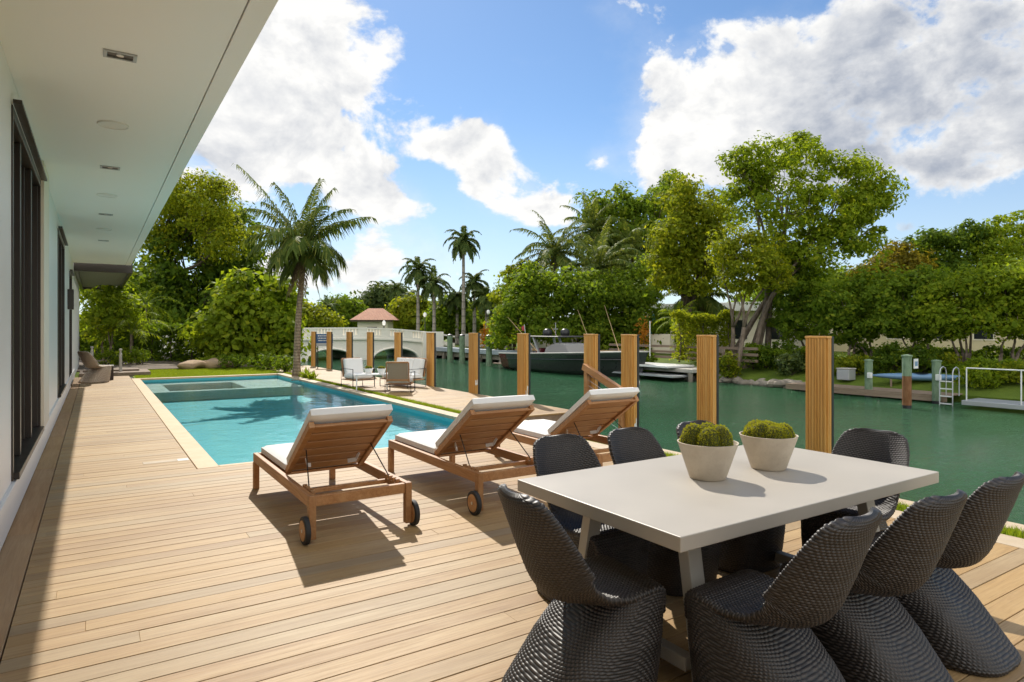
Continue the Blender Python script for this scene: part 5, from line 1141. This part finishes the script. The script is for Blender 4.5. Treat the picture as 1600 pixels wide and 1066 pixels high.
# ================================================================== BOAT
# local: bow towards -y, hull along y
bo = thing('motor_boat', (22.7, 28.5, WZ), 'long dark grey open motor boat with maroon stern moored across the canal', 'boat', rz=R_(1.5))
LB = 10.2; st_n = 40; vs = []; fs = []; vm = []; 
def hullsec(s):
    """s 0 stern .. 1 bow: half beam at deck, at chine, deck height, chine height, keel depth"""
    hb = 1.75*(1-max(0, (s-.45)/.55)**2.6)+.02; hc = 1.5*(1-max(0, (s-.35)/.65)**1.9)+.01
    zd = 1.0+.36*s**1.3; zc = .15+.45*max(0, (s-.5)/.5)**2; zk = -.45+.45*max(0, (s-.75)/.25)**2
    return hb, hc, zd, zc, zk
NS = 11
for i in range(st_n+1):
    s = i/st_n; hb, hc, zd, zc, zk = hullsec(s); y = LB/2-LB*s
    rk_ = lambda z: -.9*s**4*(z/1.4)*.6
    row = [(-hb, zd), (-hb*1.0, zd-.10), (-(hb*.55+hc*.45), zd*.62+zc*.38), (-hc*1.02, zc+.08), (-hc*.97, zc), (0, zk), (hc*.97, zc), (hc*1.02, zc+.08), (hb*.55+hc*.45, zd*.62+zc*.38), (hb, zd-.10), (hb, zd)]
    for (x, z) in row: vs.append((x, y+rk_(z), z))
for i in range(st_n):
    for k in range(NS-1): fs.append((i*NS+k, i*NS+k+1, (i+1)*NS+k+1, (i+1)*NS+k))
cut = 3
def sub(fl):
    ids = sorted({i for f in fl for i in f}); mp = {o: n for n, o in enumerate(ids)}; return MB().add([vs[i] for i in ids], [tuple(mp[i] for i in f) for f in fl])
sub([f for j, f in enumerate(fs) if j//(NS-1) >= cut]).build('hull', M['hull'], bo, smooth=35)
sub([f for j, f in enumerate(fs) if j//(NS-1) < cut]+[tuple(range(NS))]).build('stern', M['maroon'], bo, smooth=35)
dv = []; df = []
for i in range(st_n+1):
    s = i/st_n; hb, hc, zd, _, _ = hullsec(s); y = LB/2-LB*s-.9*s**4*(zd/1.4)*.6; dv += [(-hb+.02, y, zd-.03), (hb-.02, y, zd-.03)]
for i in range(st_n): df.append((2*i, 2*i+1, 2*i+3, 2*i+2))
MB().add(dv, df).build('deck', M['deckgrey'], bo)
gn = MB()
for sx in (-1, 1):
    gn.tube([(sx*(hullsec(i/st_n)[0]-.02), LB/2-LB*i/st_n-.9*(i/st_n)**4*(hullsec(i/st_n)[2]/1.4)*.6, hullsec(i/st_n)[2]) for i in range(st_n+1)], .04, 6)
gn.build('gunwale', M['deckgrey'], bo, smooth='all')
rs = MB()
for sx in (-1, 1): rs.tube([(sx*(hullsec(i/st_n)[0]*.62+hullsec(i/st_n)[1]*.38+.03), LB/2-LB*i/st_n-.3*(i/st_n)**4, hullsec(i/st_n)[2]*.70) for i in range(3, st_n-2)], .03, 6)
rs.build('rub_rail', M['hull'], bo, smooth='all')
MB().box(-1.5, LB/2, .28, 1.5, LB/2+1.1, .36).build('swim_platform', M['oldwood'], bo, bevel=.03)
MB().prism([(-.7, 1.0), (1.7, 1.0), (1.5, 1.42), (.6, 1.70), (-.3, 1.62)], -.9, .9, 'x').build('console_cover', M['canvas'], bo, bevel=.06)
for y0 in (2.0, ): MB().box(-.9, y0, 1.0, .9, y0+.5, 1.36).build('seat', M['maroon'], bo, bevel=.06)
MB().box(-1.1, .1, 2.0, 1.1, 3.9, 2.07).build('hardtop', M['black'], bo, bevel=.04)
for sx in (-.95, .95):
    for y0, y1 in ((2.8, 3.1), (2.0, 2.6)): MB().beam((sx, y0, .95), (sx, y1, 2.0), .09, .14, (1, 0, 0)).build('top_support', M['alu'], bo, bevel=.01)
for (x, y) in ((-.3, 2.1), (.3, 1.2)):
    d_ = MB().lathe([(0, 0), (.22, 0), (.28, .08), (.26, .3), (.14, .4), (0, .42)], (x, y, 2.08), 16).build('radar_dome', M['black'], bo, smooth=50)
MB().tube([(0, 1.7, 2.06), (0, 1.7, 2.85)], .02, 6).box(-.15, 1.67, 2.45, .15, 1.73, 2.5).build('mast', M['alu'], bo, smooth=50)
for (p, q) in (((-1.2, 1.9, 1.2), (-1.5, 4.5, 3.2)), ((1.1, 2.1, 1.2), (1.4, 3.9, 2.6))): MB().tube([p, q], [.025, .010], 6).build('outrigger', M['coping'], bo, smooth=50)
for (p, q) in (((-1.1, -2.9, 1.2), (-1.2, -1.7, 3.5)), ((.9, -2.7, 1.2), (.9, -1.5, 3.8))): MB().tube([p, q], [.022, .008], 6).build('antenna', M['coping'], bo, smooth=50)
fg = MB().tube([(-.8, 3.6, 2.0), (-.8, 3.75, 2.75)], .02, 6).build('flagstaff', M['alu'], bo)
m = MB()
for i in range(6):
    a, b = -.8+.02*math.sin(i), -.8+.02*math.sin(i+1); m.add([(a, 3.75+i*.05, 2.72-.02*i), (b, 3.80+i*.05, 2.70-.02*i), (b, 3.78+i*.035, 2.38), (a, 3.72+i*.035, 2.38)], [(0, 1, 2, 3)])
m.build('flag', M['flag'], fg)
